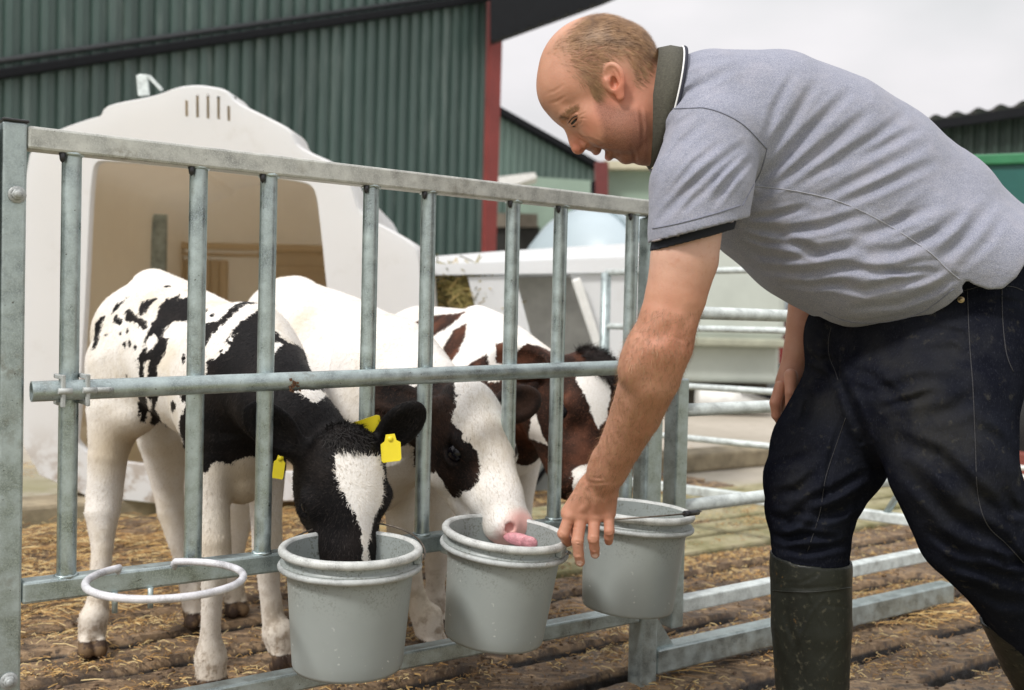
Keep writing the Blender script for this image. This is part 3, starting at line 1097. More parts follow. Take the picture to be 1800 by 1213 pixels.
# small clods and crumbs of dung and dirt
def clods(name, n, mat, seed=3):
    r = np.random.default_rng(seed)
    sv, nv = r.uniform(-1.1, 3.8, n), r.uniform(-2.4, 0.95, n)
    dens = fbm(sv * 2.2 + 7, nv * 2.2, 21, 3)
    k = r.random(n) < np.clip((dens - 0.38) / 0.2, 0.08, 1); sv, nv = sv[k], nv[k]; n = len(sv)
    z = slat_z(nv, sv)
    c = np.stack([FA.x + FD.x * sv + FN.x * nv, FA.y + FD.y * sv + FN.y * nv, z + 0.001], 1)
    R = 0.0018 + 0.0075 * r.random(n) ** 4
    base = np.array([(1, 0, 0), (-1, 0, 0), (0, 1, 0), (0, -1, 0), (0, 0, 1), (0, 0, -1), (.6, .6, .6), (-.6, .6, .5), (.6, -.6, .5), (-.6, -.6, .6)], float)
    fc = np.array([(4, 6, 7), (4, 7, 9), (4, 9, 8), (4, 8, 6), (0, 2, 6), (2, 7, 6), (2, 1, 7), (1, 9, 7), (1, 3, 9), (3, 8, 9), (3, 0, 8), (0, 6, 8)])
    V = c[:, None, :] + base[None] * (1, 1, 0.62) * (R[:, None, None] * r.uniform(0.6, 1.35, (n, 10, 1)))
    Fq = (np.arange(n)[:, None, None] * 10 + fc[None]).reshape(-1, 3)
    return numesh(name, V.reshape(-1, 3), Fq, mat, None, None, True)
cl = clods('dirt_crumbs', 42000, m_plain('dung_crumbs', (0.085, 0.05, 0.028), 0.8, 0, 0.6, 14))
tag(cl, 'dark crumbs of dirt and dung scattered over the slatted floor', 'dirt', kind='stuff')

# ------------------------------------------------------------------ corrugated barns
def corrugated(name, A, B, z0, zt_a, zt_b, pitch, depth, mat, parent, out, zb_a=None, zb_b=None):
    """vertical box-profile sheet from A to B (plan points), top height running from zt_a to zt_b"""
    A, B = Vector(A), Vector(B)
    L = (B - A).length; d = (B - A) / L
    prof = [(0, 0), (0.38, 0), (0.5, 1), (0.88, 1)]
    vs, fs = [], []
    k = 0
    n = int(L / pitch)
    for i in range(n):
        for (u, h) in prof:
            s = (i + u) * pitch
            p = A + d * s + out * (h * depth)
            t = s / L
            vs.append((p.x, p.y, z0)); vs.append((p.x, p.y, zt_a + (zt_b - zt_a) * t))
            if k: fs.append((2 * k - 2, 2 * k, 2 * k + 1, 2 * k - 1))
            k += 1
    me = bpy.data.meshes.new(name); me.from_pydata(vs, [], fs)
    o = link_mesh(name, me, mat, parent)
    return o
def m_sheet(name, col, hi):
    m = NT(name)
    n = m.noise(0.7, 6, 0.6, stretch=(1, 1, 0.35))
    c = m.ramp(n, [(0.3, tuple(v * 0.75 for v in col)), (0.7, tuple(v * 1.2 for v in col))])
    c = m.mix(m.ms(m.noise(5, 6, 0.7, stretch=(1, 1, 0.12)), 0.5, 0.75, 0, 0.55), c, hi)
    m.color(c).set(Roughness=0.38)
    return m.m
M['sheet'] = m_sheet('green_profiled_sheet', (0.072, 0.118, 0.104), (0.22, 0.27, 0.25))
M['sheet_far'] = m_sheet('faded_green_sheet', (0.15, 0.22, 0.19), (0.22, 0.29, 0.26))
M['dark_trim'] = m_plain('dark_trim', (0.006, 0.007, 0.009), 0.6, spec=0.2)
M['red_steel'] = m_plain('red_painted_steel', (0.25, 0.045, 0.038), 0.55, 0, 0.2, 2)
M['dark_red'] = m_plain('dark_red_steel', (0.14, 0.03, 0.028), 0.6)
M['pale_green'] = m_plain('pale_green_panel', (0.27, 0.36, 0.29), 0.6, 0, 0.1, 1)
M['white_trim'] = m_plain('white_trim', (0.75, 0.75, 0.72), 0.5)

barn = thing('barn', 'large dark green corrugated barn with a red corner post, behind the big white hutch', 'barn', (-4, 13, 0))
BA = P(-260, 500, 10.6); BA.z = 0
BB = P(858, 500, 16.2); BB.z = 0
bd = (BB - BA).normalized(); bo = Vector((bd.y, -bd.x, 0))
BA = BA - bd * (0.19 * 80)
corrugated('wall', BA, BB, -0.07, 7.5, 7.8, 0.19, 0.055, M['sheet'], barn, bo)
# sloping dark gutter pipe and its flashing in front of the sheets
def on_barn(px, py, out=0.0):
    r = ray(px, py); b = BA + bo * out
    s = (r.x * b.y - r.y * b.x) / (bd.x * r.y - bd.y * r.x)
    p = b + bd * s
    return Vector((p.x, p.y, CAMH + r.z / r.y * p.y))
g0, g1 = on_barn(-60, 140, 0.12), on_barn(856, -4, 0.12)
g0 = g0 - (g1 - g0) * 0.9
m = MB(); m.beam(g0, g1, 0.14, 0.11, 0.02); m.build('gutter', M['dark_trim'], barn)
g0, g1 = on_barn(-60, 116, 0.10), on_barn(856, -16, 0.10)
g0 = g0 - (g1 - g0) * 0.9
m = MB(); m.tube([g0, g1], 0.035, 10); m.build('pipe', m_plain('grey_pipe', (0.03, 0.033, 0.036), 0.5), barn)
p = on_barn(857, 300, 0.0)
m = MB(); m.beam((p.x, p.y - 0.02, -0.07), (p.x + 0.05, p.y - 0.02, 7.6), 0.20, 0.24, 0.01, up=bd); m.build('corner_post', M['red_steel'], barn)
# roof overhang beyond the corner, seen from below
q0, q1 = P(868, 68, 15.5), P(1075, -8, 15.5)
m = MB(); m.poly([P(862, 72, 15.5), P(1062, 0, 15.5), P(1130, -30, 15.5), P(1130, -260, 15.5), P(862, -120, 15.5)], 0.25, (0, 1, 0))
for t in np.linspace(0.05, 0.95, 9):
    a_ = P(862, 70, 15.48).lerp(P(1062, 0, 15.48), t)
    m.box(a_ + Vector((0, 0, 0.0)), (0.13, 0.03, 0.07), Matrix.Rotation(-0.34, 3, 'Y'))
m.build('roof_overhang', M['dark_trim'], barn)

b2 = thing('barn', 'distant green corrugated shed with a sloping roofline, between the red post and the man', 'barn', (0, 26, 0))
zb = 26.0
def quad(name, pts, depth, mat, parent, th=0.3):
    m = MB(); m.poly([P(x, y, depth) for x, y in pts], th, (0, 1, 0)); return m.build(name, mat, parent)
wl_, wr_ = P(850, 600, zb), P(1046, 600, zb + 2)
tl, tr = P(850, 183, zb), P(1046, 296, zb + 2)
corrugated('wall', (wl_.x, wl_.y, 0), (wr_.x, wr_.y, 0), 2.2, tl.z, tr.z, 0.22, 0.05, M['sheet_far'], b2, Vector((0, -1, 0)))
quad('lower_wall', [(850, 305), (1046, 318), (1046, 700), (850, 700)], zb + 0.4, M['pale_green'], b2)
m = MB(); m.beam(P(846, 179, zb - 0.2), P(1050, 293, zb + 1.8), 0.3, 0.16, 0.0); m.build('verge', M['dark_trim'], b2)
quad('lean_to_roof', [(866, 312), (940, 303), (944, 312), (905, 324), (866, 326)], zb - 1.5, M['white_trim'], b2, 1.0)
quad('under_shade_slab', [(866, 398), (948, 398), (948, 560), (866, 560)], zb - 0.2, m_plain('painted_under_shade', (0.02, 0.02, 0.018), 0.9), b2, 0.4)  # solid dark slab stands in for the shade under the building
quad('band', [(866, 374), (945, 376), (945, 399), (866, 399)], zb - 0.3, m_plain('brown_band', (0.17, 0.15, 0.12), 0.9), b2, 0.5)
b3 = thing('barn', 'pale green barn wall with a dark red frame post, seen just below the man\'s chin', 'barn', (3, 22, 0))
quad('wall', [(1066, 296), (1800, 300), (1800, 640), (1066, 640)], 22, M['pale_green'], b3)
quad('eave', [(1062, 282), (1420, 286), (1420, 298), (1062, 296)], 21.7, m_plain('pale_eave', (0.55, 0.52, 0.38), 0.7), b3, 0.5)
quad('frame_post', [(1047, 284), (1069, 284), (1070, 640), (1047, 640)], 21.5, M['dark_red'], b3)
quad('side_post', [(1040, 318), (1048, 318), (1048, 420), (1040, 420)], 21.6, M['dark_trim'], b3)

# rounded pale blue tank
tk = thing('tank', 'pale blue grey rounded tank with hoops behind the small white hutch', 'tank', (1.2, 12, 0))
m = MB()
c0_, c1_ = P(1000, 500, 11.4), P(1330, 500, 13.0)
c0_.z = c1_.z = 1.05
prof = []
R_ = 1.15
ax_ = (c1_ - c0_).normalized()
Mt = Matrix.Translation(c0_) @ ax_.to_track_quat('Z', 'Y').to_matrix().to_4x4()
Lt = (c1_ - c0_).length
prof = [(0, -0.42), (0.5, -0.36), (0.85, -0.2), (1.04, 0.0)] + [(1.1, 0.2)]
prof = [(r, z) for r, z in prof] + [(1.1, Lt)] + [(0, Lt)]
m.lathe(prof, 48, Mt)
m.build('shell', m_plain('pale_blue_plastic', (0.42, 0.50, 0.54), 0.35, 0, 0.08, 1), tk)
for zz in (0.25, 0.95, 1.65):
    m = MB(); m.tube([Mt @ Vector((1.11 * math.cos(a), 1.11 * math.sin(a), zz)) for a in np.linspace(0, 2 * math.pi, 40, endpoint=False)], 0.045, 8, closed=True)
    m.build('hoop', m_plain('grey_blue_hoop', (0.26, 0.33, 0.36), 0.4), tk)
for zz in (0.3, 1.7):
    m = MB(); q = Mt @ Vector((0, 0, zz)); m.box((q.x, q.y, 0.1), (0.9, 0.3, 0.34)); m.build('cradle', M['dark_trim'], tk)

# ------------------------------------------------------------------ hutches
mp = NT('white_hutch_plastic')
n = mp.noise(1.2, 5, 0.6)
c = mp.ramp(n, [(0.3, (0.84, 0.85, 0.86)), (0.7, (0.89, 0.90, 0.905))])
c = mp.mix(mp.math('MULTIPLY', mp.ms(mp.noise(6, 6, 0.7), 0.55, 0.75), 0.18), c, (0.45, 0.40, 0.30))
sp_ = mp.n.new('ShaderNodeSeparateXYZ'); mp.l.new(mp.tc.outputs['Object'], sp_.inputs[0])
low = mp.math('MULTIPLY', mp.ms(sp_.outputs['Z'], 0.42, 0.05), mp.ms(mp.noise(7, 5, 0.7), 0.45, 0.6))
c = mp.mix(mp.math('MULTIPLY', low, 0.8), c, (0.28, 0.18, 0.09))
mp.color(c).set(Roughness=0.45)
M['hutch'] = mp.m
mi_ = NT('painted_glow_hutch_inside')
c = mi_.ramp(mi_.noise(2.2, 5, 0.6), [(0.3, (0.70, 0.55, 0.38)), (0.7, (0.86, 0.73, 0.54))])  # warm brown puts daylight filtered through the plastic into the colour
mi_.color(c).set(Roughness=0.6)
def translucent(m, amount, col):
    t = m.n.new('ShaderNodeBsdfTranslucent'); t.inputs['Color'].default_value = (*col, 1)
    x = m.n.new('ShaderNodeMixShader'); x.inputs[0].default_value = amount
    m.l.new(m.b.outputs[0], x.inputs[1]); m.l.new(t.outputs[0], x.inputs[2]); m.l.new(x.outputs[0], m.out.inputs['Surface'])
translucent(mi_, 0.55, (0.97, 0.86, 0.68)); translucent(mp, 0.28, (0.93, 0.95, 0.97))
M['hutch_in'] = mi_.m

def fill_loops(bm, loops):
    es = []
    for lp in loops:
        for i in range(len(lp)):
            a, b = lp[i], lp[(i + 1) % len(lp)]
            e = bm.edges.get((a, b)) or bm.edges.new((a, b))
            es.append(e)
    bmesh.ops.triangle_fill(bm, use_beauty=True, edges=es)

def ring_faces(bm, A, B, smooth=True):
    n = len(A)
    for i in range(n):
        f = bm.faces.new((A[i], A[(i + 1) % n], B[(i + 1) % n], B[i])); f.smooth = smooth

def smooth_loop(pts, it=2):
    for _ in range(it):
        o = []
        for i in range(len(pts)):
            a, b = np.array(pts[i], float), np.array(pts[(i + 1) % len(pts)], float)
            o.append(tuple(a * 0.8 + b * 0.2)); o.append(tuple(a * 0.2 + b * 0.8))
        pts = o
    return pts

h1 = thing('calf_hutch', 'big white plastic calf hutch with five vent slots above its wide doorway', 'hutch', (-1.3, 4.5, 0))
outl = [(36, 892), (34, 560), (38, 262), (95, 225), (150, 206), (174, 200), (180, 184), (203, 177), (268, 165), (308, 149), (345, 145), (395, 153), (412, 176), (482, 210), (511, 226), (522, 256), (600, 290), (618, 322), (634, 376), (690, 404), (733, 431), (741, 458), (752, 600), (765, 880)]
door = [(128, 812), (140, 690), (150, 520), (158, 340), (164, 290), (176, 280), (360, 296), (536, 318), (556, 334), (566, 420), (576, 520), (590, 700), (600, 840)]
ZH = 4.42
def loopv(bm, pts, depth, c=None, sc=1.0, dz=0.0):
    out = []
    if c is not None:
        pts = [(c[0] + (x - c[0]) * sc, c[1] + (y - c[1]) * sc) for x, y in pts]
    for x, y in pts:
        p = P(x, y, ZH)
        # keep real size when pushed back (no perspective cheating)
        out.append(bm.verts.new((p.x, p.y + depth, max(-0.06, p.z + dz))))
    return out
outs = smooth_loop(outl, 2); doors = smooth_loop(door, 2)
cen = (400, 560)
m = MB(); bm = m.bm
L0 = loopv(bm, outs, 0.0, cen, 0.985)
L1 = loopv(bm, outs, 0.04, cen, 1.0)
L2 = loopv(bm, outs, 0.30, cen, 1.01)
L3 = loopv(bm, outs, 0.34, cen, 0.985)
L4 = loopv(bm, outs, 2.0, cen, 0.95)
L5 = loopv(bm, outs, 2.1, cen, 0.86)
D0 = loopv(bm, doors, 0.0)
slots = []
for (x, y0, y1) in [(328, 176, 205), (347, 165, 207), (365.5, 164, 209), (384, 169, 210), (402, 186, 213)]:
    slots.append(loopv(bm, [(x - 2.6, y0), (x + 2.6, y0 + 1), (x + 2.8, y1), (x - 2.2, y1 - 1)], 0.0))
fill_loops(bm, [L0, D0] + slots)
for a_, b_ in ((L0, L1), (L1, L2), (L2, L3), (L3, L4), (L4, L5)):
    ring_faces(bm, a_, b_)
bm.faces.new(L5)
D1 = loopv(bm, doors, 0.05); ring_faces(bm, D0, D1)
for sl_ in slots:
    pass
m.build('shell', M['hutch'], h1)
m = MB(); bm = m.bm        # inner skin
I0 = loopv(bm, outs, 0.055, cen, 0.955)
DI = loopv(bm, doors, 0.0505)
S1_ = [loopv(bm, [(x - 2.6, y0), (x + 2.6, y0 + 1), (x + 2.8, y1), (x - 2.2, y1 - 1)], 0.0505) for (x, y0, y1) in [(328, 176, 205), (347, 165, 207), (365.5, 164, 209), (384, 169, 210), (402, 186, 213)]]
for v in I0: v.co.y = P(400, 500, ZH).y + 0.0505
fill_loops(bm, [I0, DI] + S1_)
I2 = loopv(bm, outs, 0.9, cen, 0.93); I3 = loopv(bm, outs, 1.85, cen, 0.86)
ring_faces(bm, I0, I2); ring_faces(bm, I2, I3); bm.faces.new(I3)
# moulded ribs and ledge on the back wall inside
yb = P(400, 500, ZH).y + 1.80
for k in range(6):
    x = P(168 + k * 19, 500, ZH).x * 1.12
    m.box((x, yb, 0.86), (0.045, 0.05, 0.66), None, 0.012)
m.box((P(300, 500, ZH).x, yb, 1.27), (1.7, 0.08, 0.04), None, 0.01)
m.box((P(470, 400, ZH).x * 1.1, yb + 0.02, 1.0), (0.75, 0.07, 0.55), None, 0.03)
m.box((P(470, 400, ZH).x * 1.1, yb - 0.01, 0.98), (0.55, 0.07, 0.36), None, 0.03)
for zz in (1.05, 1.18, 1.52):
    m.box((P(548, 400, ZH).x, yb - 0.55, zz), (0.10, 0.9, 0.035), None, 0.012)
m.box((P(230, 400, ZH).x * 1.1, yb, 1.22), (0.7, 0.05, 0.02), None, 0.006)
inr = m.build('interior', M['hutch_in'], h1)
m = MB(); q = P(365, 188, ZH); m.box((q.x, q.y + 0.075, q.z), (0.20, 0.02, 0.12)); m.build('vent', m_plain('slot_shade_plate', (0.035, 0.035, 0.02), 0.9), h1)  # dark plate added behind the slots, paints in their shade
m = MB()
q = P(279, 440, ZH + 1.35)
m.box((q.x, q.y, q.z - 0.3), (0.085, 0.03, 1.0)); m.build('inside_post', M['galv'], h1)
M['hole_light'] = m_plain('painted_hole_light', (0.65, 0.80, 0.84), 0.6)
for (x, y) in ((203, 284), (201, 340)):      # pale discs on the back wall, coloured as daylight through two round holes
    q = P(x, y, ZH + 1.72)
    m = MB(); m.lathe([(0, 0), (0.040, 0)], 20, Matrix.Translation(q) @ Matrix.Rotation(math.pi / 2, 4, 'X'))
    m.build('hole_light_disc', M['hole_light'], h1)
m = MB(); m.beam(P(253, 168, ZH + 0.25), P(250, 132, ZH + 0.25), 0.05, 0.02, 0.003, up=(0, 1, 0))
m.beam(P(262, 134, ZH + 0.25), P(284, 158, ZH + 0.25), 0.015, 0.03, 0.003, up=(0, 1, 0))
m.beam(P(244, 134, ZH + 0.25), P(266, 137, ZH + 0.25), 0.02, 0.012, 0.002, up=(0, 1, 0))
m.build('roof_bracket', M['galv_far'], h1)

h2 = thing('calf_hutch', 'low white calf hutch with a flat lid and hay rack, behind the brown calf', 'hutch', (0.3, 5.6, 0))
Z2 = 5.5
m = MB()
bw = lambda x, y, d=0.0: P(x, y, Z2 + d)
m.poly([bw(700, 484), bw(730, 466), bw(1150, 450), bw(1150, 478)], 1.3, (0.12, 1, 0))      # lid edge
m.poly([bw(738, 466, 0.15), bw(742, 452, 0.15), bw(885, 441, 0.15), bw(1150, 425, 0.15), bw(1150, 451, 0.15)], 1.1, (0.12, 1, 0))
m.build('lid', M['hutch'], h2)
m = MB()
m.poly([bw(1002, 482, .03), bw(1150, 476, .03), bw(1150, 780, .03), bw(1108, 780, .03)], 0.05, (0, 1, 0))     # right front panel
m.poly([bw(822, 487, .02), bw(905, 484, .02), bw(985, 780, .02), bw(895, 780, .02)], 0.03, (0, 1, 0))          # divider
m.poly([bw(1150, 476, .03), bw(1150, 780, .03), bw(1150, 780, 1.2), bw(1150, 476, 1.2)], 0.03, (1, 0, 0))
m.poly([bw(704, 486, .03), bw(722, 486, .03), bw(770, 780, .03), bw(748, 780, .03)], 0.04, (0, 1, 0))
for k in range(4):                                                                                              # ribs of the rack
    x = 742 + 21 * k
    m.poly([bw(x, 487, .25), bw(x + 9, 487, .25), bw(x + 44, 640, .25), bw(x + 34, 640, .25)], 0.02, (0, 1, 0))
m.build('body', M['hutch'], h2)
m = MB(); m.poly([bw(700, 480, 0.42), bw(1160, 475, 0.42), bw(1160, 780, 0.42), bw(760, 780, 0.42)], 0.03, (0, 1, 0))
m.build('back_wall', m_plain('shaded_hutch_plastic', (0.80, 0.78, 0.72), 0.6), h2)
m = MB(); m.beam(bw(1012, 490, -0.02), bw(1075, 680, -0.02), 0.05, 0.04, 0.01, up=(0, 1, 0)); m.build('door_frame', M['white_trim'], h2)
# hay in the rack
def tuft(name, centre, size, n, mats, L=0.09):
    V, Fc, mi = [], [], []
    for _ in range(n):
        p = Vector((random.gauss(0, size[0]), random.gauss(0, size[1]), random.gauss(0, size[2]))) + Vector(centre)
        d = Vector((random.gauss(0, 1), random.gauss(0, 0.5), random.gauss(0, 0.8))).normalized() * L
        sd = d.cross(Vector((0, 1, 0.1))).normalized() * 0.003
        b = len(V); V += [p - sd, p + sd, p + d + sd, p + d - sd]; Fc.append((b, b + 1, b + 2, b + 3)); mi.append(random.randrange(len(mats)))
    me = bpy.data.meshes.new(name); me.from_pydata([tuple(v) for v in V], [], Fc)
    o = link_mesh(name, me, mats); me.polygons.foreach_set('material_index', mi); return o
hay = tuft('hay', bw(812, 548, 0.10), (0.075, 0.03, 0.085), 3600, [m_plain('hay_%d' % i, c, 0.8) for i, c in enumerate([(0.26, 0.22, 0.07), (0.36, 0.29, 0.10), (0.14, 0.12, 0.04), (0.45, 0.33, 0.12)])])
tag(hay, 'greenish hay heaped in the rack of the low white hutch', 'hay', kind='stuff')

# grey trough on the floor behind
tr = thing('feed_trough', 'grey trough on the straw behind the heads of the calves', 'trough', PG(975, 868))
m = MB()
t0, t1 = PG(905, 862), PG(1085, 868)
Lx = (t1 - t0)
sec = [(0.0, 0.0), (0.30, 0.0), (0.42, 0.33), (-0.12, 0.33)]
A_ = [m.bm.verts.new(t0 + Vector((0, y, z))) for y, z in sec]; B_ = [m.bm.verts.new(t1 + Vector((0, y, z))) for y, z in sec]
ring_faces(m.bm, A_, B_, False); m.bm.faces.new(A_); m.bm.faces.new(B_)
m.build('body', m_plain('grey_trough_plastic', (0.33, 0.37, 0.37), 0.5), tr)
m = MB(); m.beam(t0 + Vector((-0.02, -0.12, 0.345)), t1 + Vector((0.02, -0.12, 0.345)), 0.06, 0.05, 0.008); m.build('rim', M['galv_far'], tr)
m = MB(); m.beam(t0 + Vector((0.10, -0.02, 0.04)), t0 + Vector((0.28, -0.12, 0.32)), 0.03, 0.02, 0.003); m.build('strut', M['dark_trim'], tr)

# white container beyond the far gate
wt = thing('water_tank', 'weathered off white box tank with a ledge, seen under the man\'s chest beyond the gates', 'tank', (2.4, 11, 0))
mw = m_plain('weathered_white_tank', (0.50, 0.54, 0.49), 0.6, 0, 0.10, 1.5)
Zw = 10.8
def boxpx(x0, y0, x1, y1, d, dep, mat, name, par, bev=0.02):
    a_, b_ = P(x0, y1, d), P(x1, y0, d)
    m = MB(); m.box(((a_.x + b_.x) / 2, d + dep / 2, (a_.z + b_.z) / 2), (b_.x - a_.x, dep, b_.z - a_.z), None, bev); return m.build(name, mat, par)
boxpx(1150, 350, 1388, 596, Zw, 1.6, mw, 'upper_tank', wt, 0.08)
boxpx(1140, 597, 1384, 606, Zw - 0.2, 1.9, m_plain('tank_ledge', (0.35, 0.36, 0.28), 0.8), 'ledge', wt)
boxpx(1150, 607, 1372, 670, Zw, 1.6, mw, 'lower_tank', wt, 0.05)
boxpx(1150, 671, 1350, 714, Zw + 0.3, 1.2, m_plain('painted_tank_shade', (0.08, 0.07, 0.055), 0.9), 'under_tank_shade', wt)  # dark box paints in the shade beneath the tank
m = MB(); m.tube([P(1225, 700, Zw - 0.1), P(1352, 706, Zw - 0.1)], 0.13, 14); m.build('pipe', M['white_trim'], wt)
m = MB(); m.beam(P(1300, 680, Zw - 0.25), P(1420, 720, Zw - 0.25), 0.04, 0.05, 0.0); m.build('drawbar', M['dark_trim'], wt)
rb_ = thing('trailer', 'red trailer corner showing between the white tank and the man\'s hanging hand', 'trailer', (3.2, 12, 0))
boxpx(1362, 590, 1440, 640, 11.6, 1.2, m_plain('red_trailer_paint', (0.32, 0.03, 0.03), 0.5), 'bed', rb_)
m = MB(); m.beam(P(1376, 600, 11.5), P(1398, 520, 11.5), 0.10, 0.08, 0.01); m.build('headboard', M['dark_red'], rb_)
m = MB(); m.lathe([(0, -0.1), (0.3, -0.1), (0.33, 0), (0.3, 0.1), (0, 0.1)], 24, Matrix.Translation((P(1420, 650, 11.8).x, 11.9, 0.26)) @ Matrix.Rotation(math.pi / 2, 4, 'X')); m.build('wheel', M['black_plastic'], rb_)

# right: dark green shed and teal trailer
sh = thing('shed', 'dark green shed with a wavy sheet roof at the right edge above the man\'s back', 'shed', (8, 16, 0))
sA, sB = P(1600, 600, 17), P(1960, 600, 14.5)
ta, tb = P(1600, 214, 17), P(1960, 158, 14.5)
corrugated('wall', (sA.x, sA.y, 0), (sB.x, sB.y, 0), -0.07, ta.z - 0.1, tb.z - 0.1, 0.2, 0.04, m_sheet('very_dark_green_sheet', (0.035, 0.055, 0.045), (0.05, 0.07, 0.06)), sh, Vector((-0.5, -0.86, 0)))
m = MB()
u_ = (tb - ta); nseg = 60
lo, hi = [], []
for k in range(nseg + 1):
    t = k / nseg; q = ta + u_ * t
    q.z = ta.z + (tb.z - ta.z) * t + 0.035 * math.sin(2 * math.pi * t * 9)
    lo.append(m.bm.verts.new(q + Vector((-0.1, -0.25, -0.03)))); hi.append(m.bm.verts.new(q + Vector((1.5, 3.5, 0.5))))
for k in range(nseg): m.bm.faces.new((lo[k], lo[k + 1], hi[k + 1], hi[k]))
m.beam(ta + Vector((-0.1, -0.2, -0.16)), tb + Vector((-0.1, -0.2, -0.16)), 0.06, 0.14, 0)
m.build('roof', M['dark_trim'], sh)
tt_ = thing('feed_trailer', 'teal feed trailer with a bright green top rim at the right edge behind the man', 'trailer', (3.6, 6.2, 0))
mt = m_plain('teal_paint', (0.018, 0.105, 0.090), 0.35, 0, 0.2, 2)
a_, b_ = P(1650, 290, 6.1), P(2150, 275, 5.0)
m = MB()
top = [a_, b_, b_ + Vector((1.5, 2.0, 0)), a_ + Vector((1.5, 2.2, 0))]
bot = [Vector((v.x + dx, v.y + dy, 0.55)) for v, dx, dy in zip(top, (0.25, -0.25, -0.25, 0.2), (0.25, 0.2, -0.3, -0.3))]
T_ = [m.bm.verts.new(v) for v in top]; B2 = [m.bm.verts.new(v) for v in bot]
for i in range(4): m.bm.faces.new((T_[i], T_[(i + 1) % 4], B2[(i + 1) % 4], B2[i]))
m.bm.faces.new(B2)
m.build('hopper', mt, tt_)
m = MB(); m.beam(a_ + Vector((0, 0, 0.02)), b_ + Vector((0, 0, 0.02)), 0.06, 0.06, 0.01); m.build('rim', m_plain('bright_green_rim', (0.04, 0.20, 0.09), 0.4), tt_)
m = MB(); m.beam(P(1700, 812, 5.6), P(2000, 840, 5.2), 0.1, 0.16, 0.01); m.build('chassis', m_plain('rusty_chassis', (0.2, 0.05, 0.035), 0.7), tt_)
for yy in (822, 838):
    m = MB(); m.tube([P(1700, yy - 6, 5.0), P(2000, yy + 14, 4.7)], 0.012, 8); m.build('tow_rail', M['white_trim'], tt_)
m = MB(); m.lathe([(0, -0.12), (0.34, -0.12), (0.4, -0.06), (0.4, 0.06), (0.34, 0.12), (0, 0.12)], 32, Matrix.Translation((P(1850, 760, 5.7).x, 5.9, 0.34)) @ Matrix.Rotation(math.pi / 2, 4, 'X')); m.build('wheel', M['black_plastic'], tt_)
# ------------------------------------------------------------------ calves
def m_coat(name, dark, dark2, white=(0.84, 0.815, 0.78), cream=(0.66, 0.585, 0.46)):
    m = NT(name)
    pa = m.attr('patch')
    n1 = m.noise(55, 4, 0.65); n2 = m.noise(260, 3, 0.6)
    e = m.math('ADD', pa, m.math('MULTIPLY', m.math('SUBTRACT', n1, 0.5), 0.020))
    e = m.math('ADD', e, m.math('MULTIPLY', m.math('SUBTRACT', n2, 0.5), 0.010))
    fac = m.ms(e, -0.0012, 0.0012)
    big = m.noise(6, 4, 0.6)
    wc = m.mix(m.ms(big, 0.4, 0.72, 0, 0.75), white, cream)
    wc = m.mix(m.attr('cream'), wc, (0.50, 0.40, 0.26))
    wc = m.mix(m.ms(n2, 0.3, 0.62, 0.28, 0), wc, (0.55, 0.48, 0.38))
    wc = m.mix(m.attr('pink'), wc, (0.80, 0.47, 0.42))
    dc = m.mix(m.ms(m.noise(9, 5, 0.6), 0.42, 0.7), dark, dark2)
    wc = m.mix(m.ms(m.attr('rnd'), 0.45, 1.0, 0, 0.55), wc, (0.50, 0.42, 0.31))
    dc = m.mix(m.ms(m.attr('rnd'), 0.6, 1.0, 0, 0.7), dc, tuple(v * 2.6 + 0.008 for v in dark2))
    dc = m.mix(m.ms(n2, 0.5, 0.75, 0, 0.4), dc, tuple(min(1, v * 2.0 + 0.01) for v in dark2))
    c = m.mix(fac, wc, dc)
    c = m.mix(m.attr('hoof'), c, (0.060, 0.04, 0.030))
    mud = m.math('MULTIPLY', m.attr('mud'), m.ms(m.noise(24, 5, 0.7), 0.47, 0.62))
    c = m.mix(m.math('MULTIPLY', mud, 0.75), c, (0.20, 0.13, 0.07))
    m.color(c).set(Roughness=0.62)
    m.link('Roughness', m.ms(m.attr('pink'), 0.2, 0.8, 0.62, 0.22))
    m.b.inputs['Specular IOR Level'].default_value = 0.12
    m.bump(m.noise(210, 3, 0.6, stretch=(1, 1, 0.35)), 0.35, 0.0025)
    return m.m

eye_m = NT('wet_dark_eye'); eye_m.color((0.004, 0.0035, 0.006)).set(Roughness=0.13)
eye_m.b.inputs['Specular IOR Level'].default_value = 0.35
M['eye'] = eye_m.m
M['tag'] = m_plain('yellow_ear_tag', (0.80, 0.66, 0.02), 0.4, 0, 0.06, 20)
M['tongue'] = m_plain('pink_tongue', (0.60, 0.27, 0.30), 0.18, 0, 0.25, 90, 0.6, 260)

def nrm(v):
    v = np.array(v, float); return v / np.linalg.norm(v)

def leg(S, pts, k=0.012):
    S.chain([(PXm(x, y, z), r * z / FPX) for (x, y, z, r) in pts], k)

def hoof_at(S, p, fwd, sc=1.0):
    """cloven hoof: two toes"""
    f = nrm((fwd[0], fwd[1], 0)); sd = np.array((-f[1], f[0], 0))
    for sg in (-1, 1):
        a = np.array(p) + sd * sg * 0.0135 * sc + f * 0.006
        S.cone(a + (0, 0, 0.035 * sc), a + f * 0.020 * sc + (0, 0, 0.012), 0.0135 * sc, 0.0165 * sc, 0.003)
        S.cone(a + f * (-0.012), a + f * 0.024 * sc + (0, 0, 0.008), 0.014 * sc, 0.013 * sc, 0.003)

